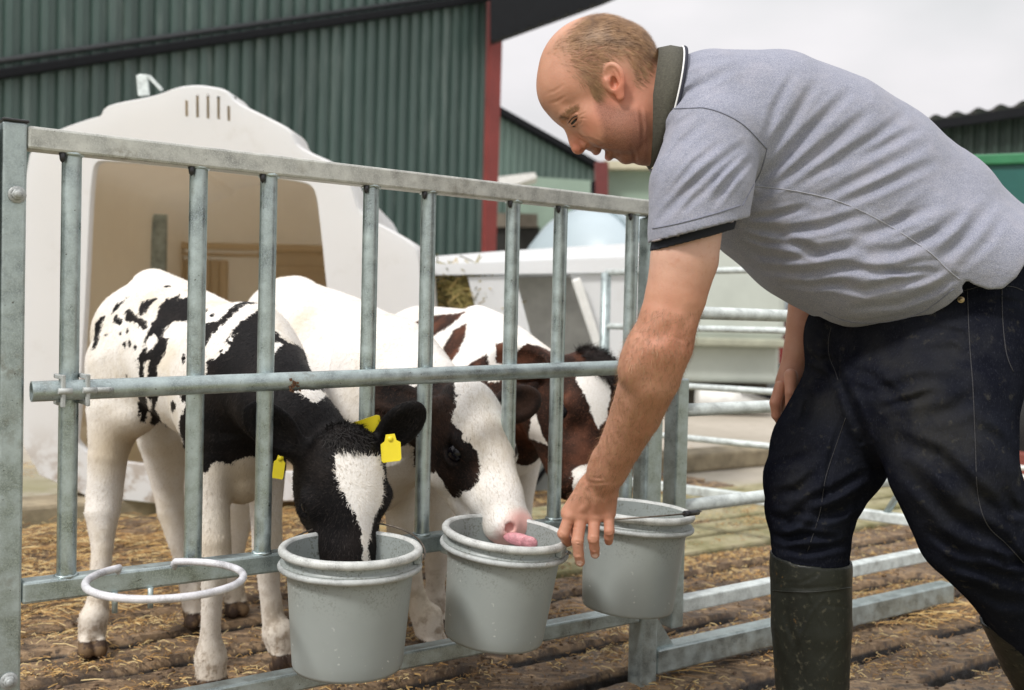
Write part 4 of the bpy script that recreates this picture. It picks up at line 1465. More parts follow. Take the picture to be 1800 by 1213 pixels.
class Head:
    def __init__(s, poll, muzzle, u, scale=1.0):
        s.p = np.array(poll, float); m = np.array(muzzle, float)
        s.f = nrm(m - s.p); u = np.array(u, float); u = u - s.f * (u @ s.f); s.u = nrm(u)
        s.s = np.cross(s.f, s.u)
        s.L = np.linalg.norm(m - s.p); s.k = s.L / 0.31 * scale
        s.o = s.p + s.f * 0.11 * s.L / 0.31
    def at(s, f, u, w):
        return s.o + (s.f * f * (s.L / 0.31) + s.u * u * s.k + s.s * w * s.k)
    def E(s, S, f, u, w, rf, ru, rw, k=0.014, tilt=0.0, sub=False):
        F_, U_ = s.f, s.u
        if tilt: F_, U_ = s.f * math.cos(tilt) + s.u * math.sin(tilt), s.u * math.cos(tilt) - s.f * math.sin(tilt)
        S.ell(s.at(f, u, w), [F_ * rf * s.L / 0.31, U_ * ru * s.k, s.s * rw * s.k], k * s.k, sub)
    def build(s, S, ear_dir=None, mouth=0.0, es=(1.0, 1.0)):
        E = s.E
        E(S, -0.055, -0.005, 0, 0.078, 0.070, 0.070, 0.02)          # skull
        E(S, -0.095, 0.028, 0, 0.040, 0.040, 0.046, 0.03)           # poll
        E(S, -0.02, 0.028, 0, 0.075, 0.036, 0.056, 0.03)            # forehead
        E(S, 0.055, 0.012, 0, 0.090, 0.036, 0.036, 0.035)           # nose bridge
        E(S, 0.120, -0.008, 0, 0.062, 0.036, 0.038, 0.03)
        for w in (-1, 1):
            E(S, -0.015, -0.040, 0.040 * w, 0.070, 0.052, 0.030, 0.03)   # cheek
            E(S, 0.012, 0.016, 0.052 * w, 0.030, 0.020, 0.018, 0.02)     # brow over the eye
            E(S, 0.060, -0.018, 0.028 * w, 0.065, 0.030, 0.022, 0.03)    # side of nose
        E(S, 0.163, -0.014, 0, 0.032, 0.035, 0.043, 0.022)          # muzzle
        E(S, 0.170, 0.002, 0.020, 0.022, 0.018, 0.020, 0.012)
        E(S, 0.170, 0.002, -0.020, 0.022, 0.018, 0.020, 0.012)
        a, b = s.at(-0.02, -0.078, 0), s.at(0.150, -0.046 - mouth, 0)
        S.cone(a, b, 0.036 * s.k, 0.021 * s.k, 0.022 * s.k, s.s, 1.15)   # lower jaw
        E(S, 0.184, 0.010, 0.025, 0.016, 0.008, 0.0085, 0.003, 0.5, True)  # nostrils
        E(S, 0.184, 0.010, -0.025, 0.016, 0.008, 0.0085, 0.003, 0.5, True)
        E(S, 0.168, -0.040, 0.0, 0.030, 0.003, 0.045, 0.006, 0, True)      # mouth line
        for w in (-1, 1):
            E(S, 0.014, 0.004, 0.066 * w, 0.017, 0.014, 0.012, 0.010, 0, True)  # eye socket
            E(S, 0.004, 0.020, 0.062 * w, 0.020, 0.010, 0.014, 0.006)           # upper lid
            E(S, 0.018, -0.014, 0.062 * w, 0.018, 0.007, 0.012, 0.006)          # lower lid
        s.ears = []
        for i, w in enumerate((-1, 1)):
            d = s.s * w + s.f * (-0.12) + s.u * 0.1 if ear_dir is None or ear_dir[i] is None else np.array(ear_dir[i], float)
            d = nrm(d)
            base = s.at(-0.088, 0.004, 0.062 * w)
            wd = nrm(np.cross(d, s.f if ear_dir is None else s.f))      # thin direction roughly
            thin = nrm(s.f * 0.35 + s.u * 0.9 - d * ((s.f * 0.35 + s.u * 0.9) @ d))
            wide = np.cross(d, thin)
            L = 0.062 * s.k * es[i]; ek = s.k * es[i]
            S.cone(base - d * 0.01, base + d * L * 0.7, 0.020 * ek, 0.017 * ek, 0.02 * s.k)
            S.ell(base + d * L * 1.15, [d * L * 0.98, wide * 0.036 * ek, thin * 0.0125 * ek], 0.012 * s.k)
            S.ell(base + d * L * 1.2 + thin * 0.013 * ek, [d * L * 0.8, wide * 0.024 * ek, thin * 0.0105 * ek], 0.005, True)
            s.ears.append((base, d, thin, wide))
    def eyes(s, parent, r=0.0175):
        for w in (-1, 1):
            c = s.at(0.014, 0.004, 0.0575 * w)
            m = MB(); m.lathe([(r * s.k * math.sin(t), -r * s.k * math.cos(t)) for t in np.linspace(0, math.pi, 18)], 24, Matrix.Translation(Vector(c)))
            m.build('eye', M['eye'], parent)

def ear_tag(parent, c, right, up, w=0.034, h=0.040, label=None):
    m = MB()
    right, up = Vector(nrm(right)), Vector(nrm(up)); n = right.cross(up)
    c = Vector(c)
    prof = [(-w * .22, h * .62), (w * .22, h * .62), (w * .3, h * .35), (w * .5, h * .25), (w * .5, -h * .42), (w * .42, -h * .5), (-w * .42, -h * .5), (-w * .5, -h * .42), (-w * .5, h * .25), (-w * .3, h * .35)]
    m.poly([c + right * x + up * y + n * (2.5 * (x * x)) for x, y in prof], 0.0022, n)
    m.lathe([(0, 0.004), (0.005, 0.004), (0.006, 0.001), (0.006, 0)], 14, Matrix.Translation(c + up * h * .42) @ n.to_track_quat('Z', 'Y').to_matrix().to_4x4())
    o = m.build('ear_tag', M['tag'], parent)
    if label: o['label'] = label

def finish_calf(S, root, flat_polys, mat, hoofs, pinks, creams, furdir, n_fur, extra=None, white_pts=None, heads=None, mudz=0.22, seed=1, nostr=None):
    V, Fq = S.mesh()
    V = relax(V, Fq, 1)
    N = vnormals(V, Fq)
    patch = np.full(len(V), -0.05)
    for (flat, polys, sel) in flat_polys:
        U = flat.map3(V)
        sd = poly_sd(U, [flat.px(p) for p in polys])
        if sel is not None:
            m = sel(V, N); sd = np.where(m, sd, -0.05)
        patch = np.maximum(patch, sd)
    if extra: patch = extra(V, N, patch)
    hoof = np.zeros(len(V)); pink = np.zeros(len(V)); cream = np.zeros(len(V))
    for p in hoofs:
        d = np.linalg.norm(V[:, :2] - np.array(p)[:2], axis=1)
        hoof = np.maximum(hoof, ((d < 0.075) & (V[:, 2] < p[2] + 0.040)).astype(float))
    for (p, r) in pinks:
        d = np.linalg.norm(V - p, axis=1); pink = np.maximum(pink, np.clip((r - d) / (0.3 * r), 0, 1))
    for (p, r) in creams:
        d = np.linalg.norm(V - p, axis=1); cream = np.maximum(cream, np.clip((r - d) / (0.7 * r), 0, 1) * 0.75)
    for (p, r) in (nostr or []):  # nostril hollows darkened in the colour, by way of the hoof mask
        hoof = np.maximum(hoof, np.clip((r - np.linalg.norm(V - p, axis=1)) / (0.35 * r), 0, 1))
    low = np.clip((0.45 - V[:, 2]) / 0.45, 0, 1)
    cream = np.maximum(cream, low * 0.5)
    mud = np.clip((mudz - V[:, 2]) / mudz, 0, 1) * 1.2 + 0.0
    at = dict(patch=patch, hoof=hoof, pink=pink, cream=cream, mud=np.clip(mud, 0, 1))
    mask = (1 - pink) * (1 - hoof)
    if heads:
        for (p, r, g) in heads:
            mask = mask * (1 + (g - 1) * (np.linalg.norm(V - p, axis=1) < r))
    at['rnd'] = np.full(len(V), 0.3)
    BV, BF, bat = blades(V, Fq, N, n_fur, 0.0085, 0.00042, furdir, 0.24, at, mask, seed=seed)
    VV = np.concatenate([V, BV]); FF = np.concatenate([Fq, BF + len(V)])
    at = {k: np.concatenate([at[k], bat[k]]) for k in at}
    return numesh('body', VV, FF, mat, root, at)

# ---- the spotted calf (nearest, muzzle in the first bucket)
calf1 = thing('calf', 'black and white spotted calf with its black face down in the first bucket', 'calf', (-0.6, 2.4, 0), group='calves feeding at the gate')
H1 = Head(PXm(596, 778, 1.985), PXm(622, 1052, 1.885), (0.40, -0.90, 0.25), 1.22)
lo = PXm(130, 1230, 2.2); 
S = Solid((-1.28, 1.70, -0.02), (-0.12, 3.08, 1.08), 0.0042)
def N1(x, y, z, r): return (PXm(x, y, z), r * z / FPX)
# trunk: rump, barrel, chest
lat = nrm(np.array(PXm(480, 600, 2.28)) - np.array(PXm(215, 600, 2.70))); lat = nrm(np.cross(lat, (0, 0, 1)))
S.chain([N1(234, 592, 2.74, 70), N1(290, 612, 2.66, 96), N1(370, 660, 2.50, 112), N1(430, 680, 2.38, 112)], 0.05)
S.chain([N1(243, 560, 2.76, 56), N1(268, 528, 2.70, 48), N1(350, 560, 2.56, 48), N1(420, 592, 2.40, 46)], 0.05)   # spine ridge
S.chain([N1(272, 500, 2.70, 18), N1(330, 530, 2.60, 20)], 0.05)
S.ell(PXm(415, 690, 2.34), [nrm((1, -1, 0)) * 0.13, nrm((1, 1, 0)) * 0.14, (0, 0, 0.185)], 0.05)
S.chain([N1(420, 760, 2.34, 72), N1(425, 842, 2.33, 44)], 0.06)                     # brisket
# neck down to the head
S.chain([N1(430, 630, 2.34, 92), N1(488, 706, 2.16, 76), N1(542, 758, 2.06, 60), N1(590, 812, 2.00, 52)], 0.05)
S.chain([N1(450, 590, 2.32, 46), N1(484, 664, 2.17, 40), N1(540, 742, 2.07, 34), N1(590, 792, 2.00, 28)], 0.04)
# hind near leg
S.chain([N1(215, 640, 2.68, 58), N1(205, 720, 2.64, 50), N1(190, 800, 2.62, 33), N1(184, 870, 2.62, 30), N1(180, 900, 2.61, 29), N1(180, 960, 2.59, 18), N1(174, 1040, 2.57, 17), N1(168, 1082, 2.56, 22), N1(163, 1118, 2.55, 20)], 0.02)
S.chain([N1(225, 640, 2.64, 60), N1(238, 725, 2.60, 40)], 0.05)
S.chain([N1(168, 866, 2.64, 16), N1(180, 960, 2.60, 14)], 0.015)
# hind far leg
S.chain([N1(262, 650, 2.86, 60), N1(288, 770, 2.84, 44), N1(296, 860, 2.86, 26), N1(302, 900, 2.86, 24), N1(322, 980, 2.84, 16), N1(336, 1040, 2.82, 18), N1(342, 1078, 2.81, 19)], 0.02)
# front near leg
S.chain([N1(385, 700, 2.30, 60), N1(374, 800, 2.28, 40), N1(374, 880, 2.27, 29), N1(378, 950, 2.26, 27), N1(380, 985, 2.26, 27), N1(373, 1050, 2.27, 18), N1(370, 1110, 2.28, 17), N1(370, 1158, 2.29, 26), N1(371, 1190, 2.29, 25)], 0.02)
# front far leg
S.chain([N1(455, 720, 2.46, 56), N1(466, 820, 2.46, 36), N1(468, 900, 2.46, 27), N1(470, 960, 2.46, 26), N1(473, 1030, 2.47, 18), N1(480, 1085, 2.48, 19), N1(486, 1112, 2.48, 25), N1(494, 1132, 2.48, 25)], 0.02)
hp = [np.array((*PXm(160, 1130, 2.54)[:2], 0.0)), np.array((*PXm(344, 1090, 2.80)[:2], 0.0)), np.array((*PXm(371, 1200, 2.30)[:2], 0.0)), np.array((*PXm(497, 1150, 2.47)[:2], 0.0))]
for p in hp: 
    S.cone(p + (0, 0, 0.05), p + (0, 0, 0.085), 0.026, 0.028, 0.02); hoof_at(S, p + np.array((0, 0, 0.004)), (0.5, -0.8, 0), 1.15)
H1.build(S, ear_dir=[nrm((0.56, -0.30, 0.62)), nrm((-0.62, -0.38, 0.62))], es=(0.92, 0.95))
fl1 = Flat(330, 680, 2.50)
Z_ = lambda pts: [(100 + x / 2.696, 450 + y / 2.696) for x, y in pts]
def blob(x, y, rx, ry, a=0):
    return [(x + rx * math.cos(t) * math.cos(a) - ry * math.sin(t) * math.sin(a), y + rx * math.cos(t) * math.sin(a) + ry * math.sin(t) * math.cos(a)) for t in np.linspace(0, 2 * math.pi, 9)[:-1]]
polys1 = [Z_(p) for p in [
    [(235, 250), (262, 205), (330, 170), (295, 203), (262, 238), (240, 258)],
    [(150, 300), (178, 265), (205, 262), (190, 330), (176, 420), (150, 440)],
    [(245, 290), (265, 255), (280, 280), (300, 290), (300, 320), (270, 315)],
    [(315, 250), (340, 235), (365, 270), (385, 290), (430, 310), (430, 345), (412, 356), (370, 312), (320, 300)],
    [(380, 250), (398, 208), (440, 195), (485, 185), (445, 220), (425, 250), (405, 290), (385, 270)],
    [(470, 300), (485, 235), (520, 200), (585, 180), (580, 205), (640, 190), (640, 350), (600, 355), (580, 315), (545, 320), (515, 360), (505, 390), (532, 405), (520, 475), (480, 525), (490, 585), (490, 665), (470, 720), (490, 740), (490, 800), (462, 812), (440, 800), (445, 770), (430, 735), (415, 800), (395, 790), (398, 740), (380, 770), (385, 665), (400, 585), (392, 520), (385, 490), (410, 455), (424, 440), (425, 390), (450, 330)],
    [(695, 350), (750, 340), (820, 270), (880, 237), (940, 250), (860, 268), (800, 330), (720, 400), (705, 440), (640, 520), (640, 430)],
    [(700, 510), (750, 500), (755, 470), (790, 455), (775, 425), (850, 340), (930, 285), (955, 300), (945, 350), (980, 380), (1030, 430), (1250, 470), (1300, 620), (1330, 900), (1150, 1110), (1060, 1115), (1000, 960), (940, 945), (900, 918), (850, 925), (800, 945), (740, 935), (690, 985), (610, 1025), (592, 1000), (600, 850), (582, 825), (585, 780), (612, 680), (600, 650), (640, 600), (690, 590)],
    blob(558, 705, 11, 26), blob(510, 805, 12, 17), blob(230, 365, 12, 5, -0.6), blob(330, 350, 6, 14), blob(320, 418, 9, 18), blob(345, 415, 9, 24), blob(377, 434, 8, 12), blob(568, 515, 20, 22, 0.5), blob(600, 500, 12, 20), blob(522, 130, 18, 5), blob(296, 365, 5, 9), blob(330, 570, 5, 8), blob(705, 275, 8, 14), blob(725, 315, 12, 9), blob(600, 665, 12, 24)]]
white_gaps = [Z_(p) for p in [[(515, 475), (555, 425), (600, 430), (600, 520), (560, 590), (500, 560), (488, 530)], [(428, 395), (462, 372), (485, 400), (455, 450), (432, 462)], [(520, 365), (560, 318), (625, 320), (625, 352), (575, 372), (535, 398)], [(418, 520), (440, 500), (446, 560), (425, 580)], [(430, 668), (455, 680), (450, 725), (435, 730)], [(925, 520), (915, 500), (940, 455), (958, 430), (1010, 445), (960, 500), (950, 535)], [(1035, 638), (1080, 630), (1180, 640), (1200, 680), (1165, 655), (1110, 690), (1080, 660)], [(690, 470), (735, 430), (715, 500)], [(790, 420), (830, 398), (800, 430)], [(750, 480), (795, 450), (765, 480)]]]
flh = Flat(600, 880, 1.93)
blaze = [[(588, 801), (597, 798), (640, 800), (668, 802), (673, 830), (675, 860), (668, 885), (655, 915), (648, 950), (646, 975), (648, 1060), (636, 1060), (637, 975), (634, 930), (620, 900), (604, 870), (590, 835)]]
chin = [[(508, 870), (516, 900), (525, 930), (505, 925)]]
def ex1(V, N, patch):
    hd = np.linalg.norm(V - H1.at(0.02, 0, 0), axis=1)
    ish = (hd < 0.32) & (V[:, 1] < 2.13) & (V[:, 0] > -0.52)
    # the whole head is black ...
    t = np.clip((0.30 - hd) / 0.05, -1, 1) * 0.03
    patch = np.where(ish, np.maximum(patch, t), patch)
    U = fl1.map3(V); gsd = poly_sd(U, [fl1.px(p) for p in white_gaps])
    patch = np.minimum(patch, -gsd)
    # ... but for the blaze on its front
    front = (N @ H1.u) > 0.05
    b = poly_sd(flh.map3(V), [flh.px(p) for p in blaze])
    patch = np.where(ish & front, np.minimum(patch, -b), patch)
    patch = np.where(V[:, 2] < 0.48, np.where(ish, patch, np.minimum(patch, -0.02)), patch)
    return patch
def fur1(p, n):
    d = np.tile(nrm((-0.55, 0.3, -0.8)), (len(p), 1))
    hd = np.linalg.norm(p - H1.at(0.02, 0, 0), axis=1) < 0.2
    c = H1.at(0.0, 0.05, 0)
    rad = (p - c); rad /= np.linalg.norm(rad, axis=1)[:, None]
    return np.where(hd[:, None], rad * 0.9 + H1.f * 0.1 , d)
M['coat1'] = m_coat('black_and_white_coat', (0.005, 0.0045, 0.005), (0.014, 0.011, 0.010))
body1 = finish_calf(S, calf1, [(fl1, polys1, None)], M['coat1'], hp, [], [(PXm(215, 780, 2.6), 0.12), (PXm(430, 850, 2.3), 0.14), (PXm(380, 960, 2.26), 0.08)], fur1, 90000, ex1, heads=[(H1.at(0, 0, 0), 0.24, 2.2)], seed=3)
H1.eyes(calf1, 0.0145)
def tuft_hair(root, S_, centre, r, n, L, dirf, mat, seed, at, V, Fq, N):
    mk_ = (np.linalg.norm(V - centre, axis=1) < r).astype(float)
    BV, BF, _ = blades(V, Fq, N, n, L, 0.0006, dirf, 0.45, None, mk_, 0.45, seed)
    return numesh('poll_hair', BV, BF, mat, root)
Vt, Ft = S.mesh(); Nt = vnormals(Vt, Ft)
tuft_hair(calf1, S, H1.at(-0.10, 0.045, 0), 0.040 * H1.k, 700, 0.013, lambda p, n: np.tile(nrm(H1.f * 0.8 + H1.u * 0.2), (len(p), 1)), m_plain('black_poll_hair', (0.014, 0.012, 0.011), 0.8, 0, 0.4, 80), 31, None, Vt, Ft, Nt)
b_, d_, th_, wi_ = H1.ears[1]
ear_tag(calf1, PXm(642, 757, 1.975), (1, 0.1, 0.35), (0.30, 0.25, -0.9), 0.070, 0.044)
ear_tag(calf1, PXm(687, 790, 1.95), (1, 0.2, 0.12), (-0.08, 0.1, 1), 0.038, 0.047)
ear_tag(calf1, PXm(491, 822, 2.02), (1, -0.2, -0.1), (0.12, 0.0, 1), 0.024, 0.044)
# ---- the white calf (white face with dark eye patches, licking at the second bucket)
calf2 = thing('calf', 'white calf with a dark eye patch and pink nose licking the second bucket', 'calf', (-0.2, 2.7, 0), group='calves feeding at the gate')
H2 = Head(PXm(800, 712, 2.29), PXm(914, 948, 2.10), (0.74, -0.62, 0.33), 1.10)
S = Solid((-0.95, 1.95, -0.02), (0.25, 3.50, 1.12), 0.0046)
S.chain([N1(510, 620, 3.02, 100), N1(580, 650, 2.85, 118), N1(650, 700, 2.66, 128), N1(690, 730, 2.52, 122)], 0.05)
S.chain([N1(500, 560, 3.02, 66), N1(530, 560, 2.95, 66), N1(600, 580, 2.76, 62), N1(668, 610, 2.60, 60)], 0.05)
S.chain([N1(521, 513, 2.98, 22), N1(500, 517, 3.0, 22)], 0.05)
S.chain([N1(690, 650, 2.52, 92), N1(745, 700, 2.38, 78), N1(790, 745, 2.31, 62)], 0.05)
S.chain([N1(670, 800, 2.50, 76), N1(665, 850, 2.50, 50)], 0.06)
S.chain([N1(468, 700, 3.0, 54), N1(440, 800, 3.0, 38), N1(428, 880, 3.0, 22), N1(426, 900, 3.0, 22), N1(417, 960, 2.96, 14), N1(410, 1020, 2.93, 15), N1(411, 1048, 2.92, 18)], 0.02)
S.chain([N1(560, 760, 3.1, 52), N1(575, 860, 3.1, 26), N1(570, 930, 3.1, 20), N1(572, 1020, 3.05, 14)], 0.02)
S.chain([N1(700, 760, 2.60, 58), N1(706, 860, 2.58, 34), N1(706, 930, 2.58, 26), N1(712, 975, 2.58, 26), N1(728, 1040, 2.60, 18), N1(742, 1080, 2.61, 21), N1(752, 1105, 2.61, 24)], 0.02)
S.chain([N1(745, 760, 2.68, 54), N1(768, 860, 2.72, 32), N1(770, 930, 2.72, 24), N1(768, 970, 2.74, 23), N1(765, 1030, 2.77, 16), N1(764, 1070, 2.78, 18)], 0.02)
hp2 = [np.array((*PXm(411, 1060, 2.91)[:2], 0.0)), np.array((*PXm(574, 1050, 3.03)[:2], 0.0)), np.array((*PXm(760, 1130, 2.60)[:2], 0.0)), np.array((*PXm(764, 1090, 2.78)[:2], 0.0))]
for p in hp2:
    S.cone(p + (0, 0, 0.05), p + (0, 0, 0.10), 0.026, 0.024, 0.02); hoof_at(S, p + np.array((0, 0, 0.004)), (0.6, -0.8, 0), 1.15)
H2.build(S, ear_dir=[nrm((0.75, 0.55, 0.25)), nrm((-0.93, -0.1, 0.22))], mouth=0.012)
fl2 = Flat(640, 700, 2.5)
flh2 = Flat(840, 810, 2.12)
Q = lambda pts: [(450 + x / 3.033, 650 + y / 3.033) for x, y in pts]
head_dark = [Q([(955, 210), (985, 240), (1010, 232), (1030, 270), (1060, 295), (1098, 325), (1105, 380), (1145, 385), (1175, 430), (1198, 500), (1198, 545), (1180, 600), (1150, 640), (1100, 655), (1080, 690), (1040, 680), (1000, 620), (960, 560), (935, 480), (900, 420), (850, 330), (800, 260), (850, 150), (920, 80), (1010, 90), (1090, 125), (1040, 150), (990, 190)]),
             Q([(1385, 480), (1398, 350), (1420, 345), (1430, 400), (1395, 470), (1385, 520)])]
neck_dark = [Q([(705, 175), (740, 90), (770, 90), (775, 150), (800, 190), (820, 100), (860, 70), (1010, 60), (1000, 190), (960, 330), (960, 500), (830, 500), (825, 400), (700, 300), (620, 280), (620, 190)])]
def ex2(V, N, patch):
    ish = np.linalg.norm(V - H2.at(0.03, 0, 0), axis=1) < 0.30
    U = flh2.map3(V)
    sd = poly_sd(U, [flh2.px(p) for p in head_dark])
    patch = np.where(ish & (V[:, 1] < 2.42), np.maximum(patch, sd), patch)
    b0 = H2.ears[0][0]; b1, d1 = H2.ears[1][0], H2.ears[1][1]
    e = (V - b1) @ d1
    dd = np.linalg.norm(V - b1 - np.clip(e, 0, 0.17)[:, None] * d1, axis=1)
    patch = np.where((dd < 0.075) & (e > -0.01), 0.02, patch)
    e = (V - b0) @ H2.ears[0][1]
    dd = np.linalg.norm(V - b0 - np.clip(e, 0, 0.17)[:, None] * H2.ears[0][1], axis=1)
    patch = np.where((dd < 0.06) & (e > 0.01), 0.02, patch)
    # far side eye patch, mirrored
    c = H2.at(0.0, 0.0, -0.075)
    patch = np.maximum(patch, 0.045 - np.linalg.norm(V - c, axis=1))
    return patch
def fur2(p, n):
    d = np.tile(nrm((-0.5, 0.4, -0.75)), (len(p), 1))
    hd = np.linalg.norm(p - H2.at(0.03, 0, 0), axis=1) < 0.2
    return np.where(hd[:, None], -H2.f * 1.0 + H2.u * 0.1, d)
M['coat2'] = m_coat('white_coat_with_dark_patches', (0.008, 0.006, 0.0055), (0.032, 0.016, 0.010))
body2 = finish_calf(S, calf2, [(fl2, neck_dark, lambda V, N: V[:, 1] < 2.62)], M['coat2'], hp2, [(H2.at(0.186, 0.0, 0), 0.056), (H2.at(0.18, -0.03, 0), 0.05)], [(H2.at(-0.06, 0.04, 0), 0.05), (PXm(700, 960, 2.58), 0.1), (PXm(690, 860, 2.5), 0.12)], fur2, 70000, ex2, heads=[(H2.at(0, 0, 0), 0.24, 1.6)], seed=4, nostr=[(H2.at(0.190, 0.010, 0.025), 0.010), (H2.at(0.190, 0.010, -0.025), 0.010)])
H2.eyes(calf2, 0.0172)
# the tongue curls over the far side of the bucket's rim
S = Solid(PXm(925, 940, 2.08) - 0.09, PXm(925, 940, 2.08) + 0.09, 0.0022)
S.ell(PXm(913, 949, 2.065), [np.array((0.030, -0.018, -0.010)), np.array((0.004, 0.004, 0.016)) * 0.8, np.array((0.004, 0.008, -0.002)) * 0.9], 0.006)
S.ell(PXm(930, 954, 2.040), [np.array((0.017, -0.006, 0.002)), np.array((0.0, 0.003, 0.013)), np.array((0.003, 0.008, 0.0))], 0.008)
V, Fq = S.mesh(); numesh('tongue', relax(V, Fq, 2), Fq, M['tongue'], calf2)

# ---- the brown calf (half hidden, behind the second and third buckets)
calf3 = thing('calf', 'brown patched calf with a dark brown face, behind the bars left of the man\'s forearm', 'calf', (0.1, 3.1, 0), group='calves feeding at the gate')
H3 = Head(PXm(1012, 650, 2.84), PXm(1036, 880, 2.66), (0.80, -0.58, 0.25), 1.25)
S = Solid((-0.55, 2.35, -0.02), (0.52, 4.05, 1.12), 0.0055)
S.chain([N1(730, 640, 3.72, 92), N1(790, 660, 3.5, 100), N1(850, 690, 3.2, 112), N1(895, 700, 3.05, 108)], 0.05)
S.chain([N1(745, 590, 3.7, 50), N1(836, 600, 3.3, 56), N1(880, 615, 3.1, 52)], 0.05)
S.chain([N1(838, 566, 3.24, 26), N1(870, 580, 3.15, 24)], 0.05)
S.chain([N1(895, 680, 3.05, 88), N1(945, 695, 2.93, 76), N1(985, 720, 2.86, 66)], 0.05)
S.chain([N1(900, 740, 3.0, 80), N1(895, 790, 3.0, 50)], 0.06)
for (x0, z0, x1) in ((880, 3.0, 862), (925, 3.08, 916), (745, 3.6, 735), (790, 3.7, 790)):
    yb_ = 566 + 0.85 * 1800 / z0
    S.chain([N1(x0, 740, z0, 46), N1((x0 + x1) / 2, 830, z0, 26), N1(x1, 880, z0, 21), N1(x1, 960, z0, 14), N1(x1, yb_ - 60, z0, 18)], 0.02)
    p = np.array((*PXm(x1, 900, z0)[:2], 0.0)); S.cone(p + (0, 0, 0.04), p + (0, 0, 0.12), 0.026, 0.022, 0.02); hoof_at(S, p + np.array((0, 0, 0.004)), (0.6, -0.8, 0), 1.1)
H3.build(S, ear_dir=[nrm((0.8, 0.5, 0.1)), nrm((-0.95, -0.1, 0.10))])
fl3 = Flat(880, 660, 3.0)
W5 = lambda pts: [(600 + x / 2.696, 400 + y / 2.696) for x, y in pts]
polys3 = [W5(p) for p in [
    [(285, 405), (370, 375), (580, 378), (540, 410), (480, 460), (430, 480), (360, 540), (335, 470)],
    [(585, 440), (520, 470), (480, 540), (465, 600), (470, 660), (500, 660), (550, 590), (580, 520)],
    [(600, 655), (690, 598), (705, 650), (700, 720), (670, 800), (560, 790), (500, 740), (530, 700)],
    [(735, 555), (770, 545), (775, 650), (735, 650)],
    [(830, 640), (880, 560), (940, 565), (1010, 600), (1100, 640), (1200, 900), (1250, 1200), (1050, 1200), (980, 1030), (945, 980), (915, 900), (905, 860), (880, 960), (830, 900), (760, 830), (680, 790), (670, 730), (760, 730)]]]
blz3 = [W5([(1105, 700), (1130, 640), (1200, 630), (1255, 690), (1275, 770), (1260, 900), (1215, 960), (1190, 900), (1170, 830), (1130, 760)]), W5([(1100, 1140), (1200, 1100), (1220, 1300), (1100, 1250)])]
flh3 = Flat(1020, 750, 2.72)
def ex3(V, N, patch):
    ish = np.linalg.norm(V - H3.at(0.03, 0, 0), axis=1) < 0.27
    patch = np.where(ish, 0.02, patch)
    wh = W5([(905, 860), (925, 900), (950, 960), (975, 1030), (920, 1010), (880, 1000), (888, 960)])
    b = poly_sd(flh3.map3(V), [flh3.px(p) for p in blz3 + [wh]])
    patch = np.minimum(patch, np.where(ish | (V[:, 1] < 3.0), -b, 1.0))
    return patch
M['coat3'] = m_coat('brown_patched_coat', (0.018, 0.009, 0.006), (0.105, 0.040, 0.022), cream=(0.70, 0.64, 0.55))
body3 = finish_calf(S, calf3, [(fl3, polys3, None)], M['coat3'], [], [(H3.at(0.186, 0.0, 0), 0.05)], [], lambda p, n: np.tile(nrm((-0.5, 0.4, -0.75)), (len(p), 1)), 30000, ex3, seed=5)
H3.eyes(calf3, 0.0175)
# fluffy dark topknot on the poll
Vt, Ft = S.mesh(); Nt = vnormals(Vt, Ft)
tuft_hair(calf3, S, H3.at(-0.10, 0.05, 0), 0.075, 3200, 0.026, lambda p, n: nrm(H3.u * 0.5 + H3.f * 0.2) + 0.9 * np.stack([[mnoise.noise(Vector(q) * 60), mnoise.noise(Vector(q) * 60 + Vector((9, 0, 0))), mnoise.noise(Vector(q) * 60 + Vector((0, 9, 0)))] for q in p]), m_plain('dark_poll_hair', (0.018, 0.011, 0.009), 0.8, 0, 0.5, 80), 33, None, Vt, Ft, Nt)
ear_tag(calf3, PXm(904, 716, 2.80), (1, 0, 0), (0, 0, 1), 0.036, 0.05)
# ------------------------------------------------------------------ the farmer
from mathutils.bvhtree import BVHTree
man = thing('person', 'balding man in grey blue polo shirt, dark jeans and rubber boots bending to a bucket', 'person', PG(1560, 1350))

def NP(x, y, z, r): return (PXm(x, y, z), r * z / FPX)
def E2(S, cx, cy, z, a, b, c, ang=0.0, k=0.01, sub=False):
    """ellipsoid: a, b are photo-pixel radii in the picture plane (a along ang degrees, y down), c metres of depth"""
    t = math.radians(ang); q = z / FPX
    S.ell(PXm(cx, cy, z), [np.array((math.cos(t), 0, -math.sin(t))) * a * q, np.array((math.sin(t), 0, math.cos(t))) * b * q, (0, c, 0)], k, sub)
LATY = (0, 1, 0)

